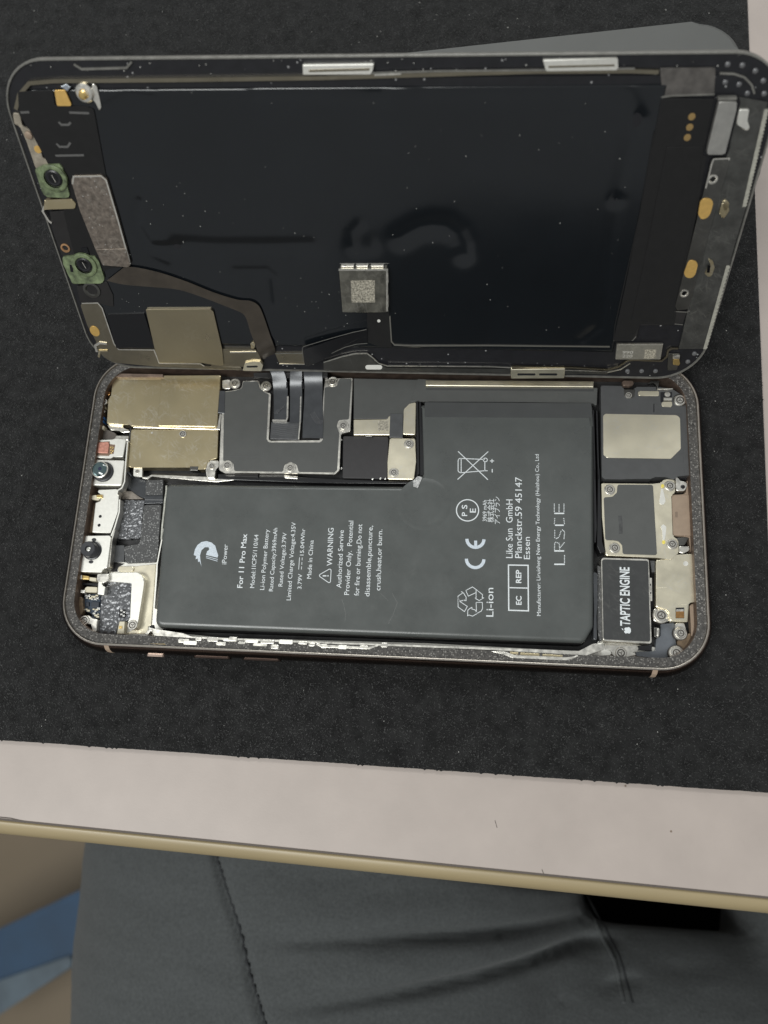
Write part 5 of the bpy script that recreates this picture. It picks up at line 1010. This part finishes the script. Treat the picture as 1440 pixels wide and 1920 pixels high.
for k in range(4):
    stroke_bm([(x+.3*k, y+.25*k) for x, y in [(59.12,62.62),(60.02,61.14),(60.88,60.16),(62.15,59.92)]], .07, 5.98, bm)
    stroke_bm([(x+.25*k, y+.3*k) for x, y in [(49.23,62.82),(50.20,62.73),(50.93,63.52),(51.18,64.36)]], .07, 5.8, bm)
print_mesh('trace_lines', bm, phone, M_FLEXLINE)
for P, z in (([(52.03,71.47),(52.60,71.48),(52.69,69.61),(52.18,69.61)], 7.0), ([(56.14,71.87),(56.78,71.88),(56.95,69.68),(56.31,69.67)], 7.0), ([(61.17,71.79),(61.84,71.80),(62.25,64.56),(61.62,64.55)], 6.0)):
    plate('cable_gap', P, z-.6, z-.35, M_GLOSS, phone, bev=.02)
plate('hinge_block', [(42.98,73.80),(50.99,73.91),(63.05,74.24),(63.16,72.71),(47.93,72.33),(43.11,72.43)], 5.5, 7.0, M_BLACK, phone, bev=.2)

# ================================================================== crumbs on the mat
random.seed(9)
sp = [tuple(q) for q in [(-28.23,204.94),(-24.82,191.74),(6.50,204.55),(82.17,202.26),(97.66,197.03),(112.30,195.12),(93.06,186.36),(115.87,192.01),(-0.19,201.62),(-30.54,94.20),(-15.64,77.59),(-15.36,85.87),(159.11,2.61),(82.00,-14.57),(168.47,90.81),(-26.54,107.22),(134.38,-9.22),(100.31,-20.85),(26.25,-19.04),(42.39,-17.58),(142.28,-16.81),(-16.78,39.06)]]
sp += [(random.uniform(-50, 175), random.uniform(-22, 205)) for k in range(260)]
sp = [s for s in sp if not (-3 < s[0] < 161 and -3 < s[1] < 81)]
du = shards(sp, lambda x, y: .02, 'crumbs', None, M_DUST, .06, .22); du['label'] = 'white crumbs of dust scattered over the black mat'

# ================================================================== the person at the table: lap and legs in grey trousers
def tube(bm, P, R, n=32):
    """closed tapered limb through P with elliptic radii R=(across, depth)"""
    rows = []
    for i, (p, r) in enumerate(zip(P, R)):
        p = Vector(p); a = Vector(P[max(i-1, 0)]); b = Vector(P[min(i+1, len(P)-1)]); t = (b-a).normalized()
        side = Vector((1, 0, 0)); side = (side-t*side.dot(t)).normalized(); up = side.cross(t).normalized()
        rows.append([bm.verts.new(p+side*r[0]*math.cos(2*math.pi*k/n)+up*r[1]*math.sin(2*math.pi*k/n)) for k in range(n)])
    for i in range(len(rows)-1):
        for k in range(n): bm.faces.new((rows[i][k], rows[i][(k+1) % n], rows[i+1][(k+1) % n], rows[i+1][k]))
    bm.faces.new(rows[0][::-1]); bm.faces.new(rows[-1])
def interp(P, m):
    return smooth_path([Vector(p) for p in P], m)
bm = bmesh.new()
for hx, kx in ((47, 32), (320, 345)):
    path = interp([(hx+30*(1 if hx < 100 else -1), -260, -178), (hx+9*(1 if hx < 100 else -1), -160, -172), (hx, -60, -170), (hx, 60, -172), (kx, 200, -176), (kx, 265, -200), (kx, 275, -300), (kx, 262, -450), (kx, 245, -640)], 5)
    rad = interp([(108, 80, 0), (107, 78, 0), (105, 75, 0), (96, 72, 0), (72, 64, 0), (66, 62, 0), (62, 64, 0), (58, 60, 0), (52, 52, 0)], 5)
    tube(bm, path, [(r.x, r.y) for r in rad])
    tube(bm, interp([(kx, 225, -668), (kx, 300, -672), (kx, 400, -690)], 3), [(r.x, r.y) for r in interp([(42, 48, 0), (46, 44, 0), (40, 26, 0)], 3)])
tube(bm, interp([(184, -360, 60), (184, -330, -60), (184, -270, -150), (184, -215, -170), (184, -158, -168), (184, -128, -168), (184, -101, -180)], 4), [(r.x, r.y) for r in interp([(165, 95, 0), (172, 105, 0), (178, 105, 0), (165, 88, 0), (140, 66, 0), (104, 54, 0), (74, 38, 0)], 4)])
bmesh.ops.recalc_face_normals(bm, faces=bm.faces)
me = from_bm(bm, 'person'); tmp = bpy.data.objects.new('person', me); COL.objects.link(tmp)
md = tmp.modifiers.new('r', 'REMESH'); md.mode = 'VOXEL'; md.voxel_size = .0045; md.use_smooth_shade = True
md = tmp.modifiers.new('s', 'SMOOTH'); md.factor = .5; md.iterations = 14
me2 = bpy.data.meshes.new_from_object(tmp.evaluated_get(bpy.context.evaluated_depsgraph_get()))
bpy.data.objects.remove(tmp); bpy.data.meshes.remove(me)
# refine the part in view so that the folds can be modelled in it
bm = bmesh.new(); bm.from_mesh(me2); bpy.data.meshes.remove(me2)
ed = [e for e in bm.edges if all(-.075 < v.co.x < .26 and -.16 < v.co.y < -.03 and v.co.z > -.2 for v in e.verts)]
bmesh.ops.subdivide_edges(bm, edges=ed, cuts=2, use_grid_fill=True)
folds = [([Vector(v) for v in P], w, d) for P, w, d in (
    ([(39.04,-88.66),(59.89,-86.72),(84.99,-84.65),(109.80,-83.89),(135.96,-83.19),(158.26,-84.00)], 1.9, -5.0), ([(45.24,-108.01),(64.69,-104.98),(92.70,-100.07),(127.33,-94.39),(153.00,-90.65),(166.57,-89.05)], 2.1, -6.5),
    ([(87.74,-64.30),(109.41,-64.92),(128.99,-68.28),(146.47,-71.21),(161.96,-73.39)], 2.2, -4.5), ([(39.03,-98.90),(92.42,-92.65),(144.53,-87.34)], 6, 3.0), ([(33.76,-81.25),(91.81,-76.01),(141.20,-76.90)], 6, 1.8),
    ([(152.74,-103.77),(161.18,-100.85),(171.26,-98.57)], 2.0, -2.0), ([(151.65,-72.48),(155.73,-82.60),(159.71,-93.27),(161.38,-105.39)], 2.2, 1.5), ([(170.44,-75.22),(184.10,-73.01),(202.84,-69.03)], 2, -3.5), ([(168.40,-84.85),(202.00,-81.69)], 3, -1.5), ([(169.64,-97.16),(201.18,-94.05)], 3.0, -1.4),
    ([(15.66,-60.26),(21.98,-75.31),(28.86,-88.21),(33.74,-100.89),(40.42,-114.65)], 1.3, -2.6))]
from mathutils import noise
for v in bm.verts:
    x, y, z = v.co/S
    if -80 < x < 330 and -200 < y < 30 and z > -175:
        d = 0; p = Vector((x, y))
        for P, w, a in folds:
            m_, k_ = min((seg_d(p, P[k], P[k+1]), k) for k in range(len(P)-1))
            if m_ < 3*w:      # a fold starts shallow and runs out shallow
                ab = P[k_+1]-P[k_]; f_ = (k_+max(0, min(1, (p-P[k_]).dot(ab)/ab.length_squared)))/(len(P)-1)
                tp = 1 if w < 1.5 else min(1, 2.2*f_+.05, 3*(1-f_)+.05)
                d += a*tp*math.exp(-(m_/w)**2)
        d += 1.6*noise.noise(Vector((x*.018, y*.04, 3.1)))+.6*noise.noise(Vector((x*.05, y*.13, 1.1)))+.22*noise.noise(Vector((x*.16, y*.3, 5.1)))
        v.co.z += d*S
me = bpy.data.meshes.new('person'); bm.to_mesh(me)
for p in me.polygons: p.use_smooth = True
person = link('person', me, M_CLOTH)
tag(person, 'person in slate grey trousers seated at the table edge', 'person')
tree = BVHTree.FromBMesh(bm); bm.free()
def seam(name, P, w, lift, wob=0.0):
    pts = smooth_path([Vector((x, y, 0)) for x, y in P], 14); b = bmesh.new(); rows = []
    for i, q in enumerate(pts):
        q = q+Vector((wob*math.sin(i*.9), wob*math.cos(i*1.3), 0))
        h = tree.ray_cast(Vector((q.x*S, q.y*S, .0)), Vector((0, 0, -1)))
        if h[0] is None: continue
        t = (pts[min(i+1, len(pts)-1)]-pts[max(i-1, 0)]).normalized(); sd = Vector((-t.y, t.x, 0)); c = h[0]/S
        rows.append([b.verts.new(c+sd*w*math.cos(a)+Vector((0, 0, lift+w*.5*math.sin(a)))) for a in [k*math.pi*2/8 for k in range(8)]])
    for i in range(len(rows)-1):
        for k in range(8): b.faces.new((rows[i][k], rows[i][(k+1) % 8], rows[i+1][(k+1) % 8], rows[i+1][k]))
    if rows: b.faces.new(rows[0]); b.faces.new(rows[-1][::-1])
    return link(name, from_bm(b, name, True), M_SEAM if lift < .15 else M_CLOTH, person)
seam('seam', [(16.11,-62.67),(19.96,-70.34),(24.18,-78.54),(28.31,-88.25),(31.55,-97.01),(35.63,-105.55),(40.49,-115.43)], .55, .08, .14)
seam('seam', [(150.23,-74.19),(154.53,-82.68),(158.10,-90.28),(160.64,-96.29),(161.69,-106.12)], .7, .25)
seam('seam', [(153.00,-74.00),(156.93,-82.51),(160.64,-90.10),(162.99,-96.12),(164.69,-105.89)], .45, .05)

# ================================================================== blue thing on the floor
bp = [(-439.69,-294.36),(-318.10,-218.77),(-253.08,-184.56),(-158.45,-133.72),(-104.37,-208.15),(-243.86,-244.62),(-305.64,-288.67),(-399.42,-334.68)]
bpk = plate('blue_packet', bp, -719.8, -600, M_BLUE, None, bev=6, seg=3, r=8)
tag(bpk, 'blurred blue plastic packet on the tan floor beside the trousers', 'packet')
bq = [(-378.14,-306.57),(-309.41,-261.21),(-244.35,-235.26),(-242.87,-244.92),(-304.48,-288.84),(-372.92,-331.89)]
plate('pale_flap', bq, -602, -597.5, M_PALEBLUE, bpk, bev=.8, r=4)

# ================================================================== chair added under the person; its black seat darkens the shaded gap
chair = bpy.data.objects.new('chair', None); COL.objects.link(chair); chair.location = (.166, -.15, -.72)
tag(chair, 'chair added under the person, its black seat standing in for shade between the thighs', 'chair')
def chair_part(name, pts, z0, z1, bev, r):
    o = plate(name, [(x-166, y+150) for x, y in pts], z0+720, z1+720, mat('chair_shade_black', (.008, .008, .008), 0, .9), chair, bev=bev, seg=3, r=r); return o
chair_part('seat', [(0, -380), (332, -380), (340, 20), (-8, 20)], -300, -243, 14, 40)
chair_part('column', circ((166, -160), 28, 20), -690, -300.5, 0, 0)
chair_part('base', circ((166, -160), 210, 5), -718, -690.5, 4, 20)
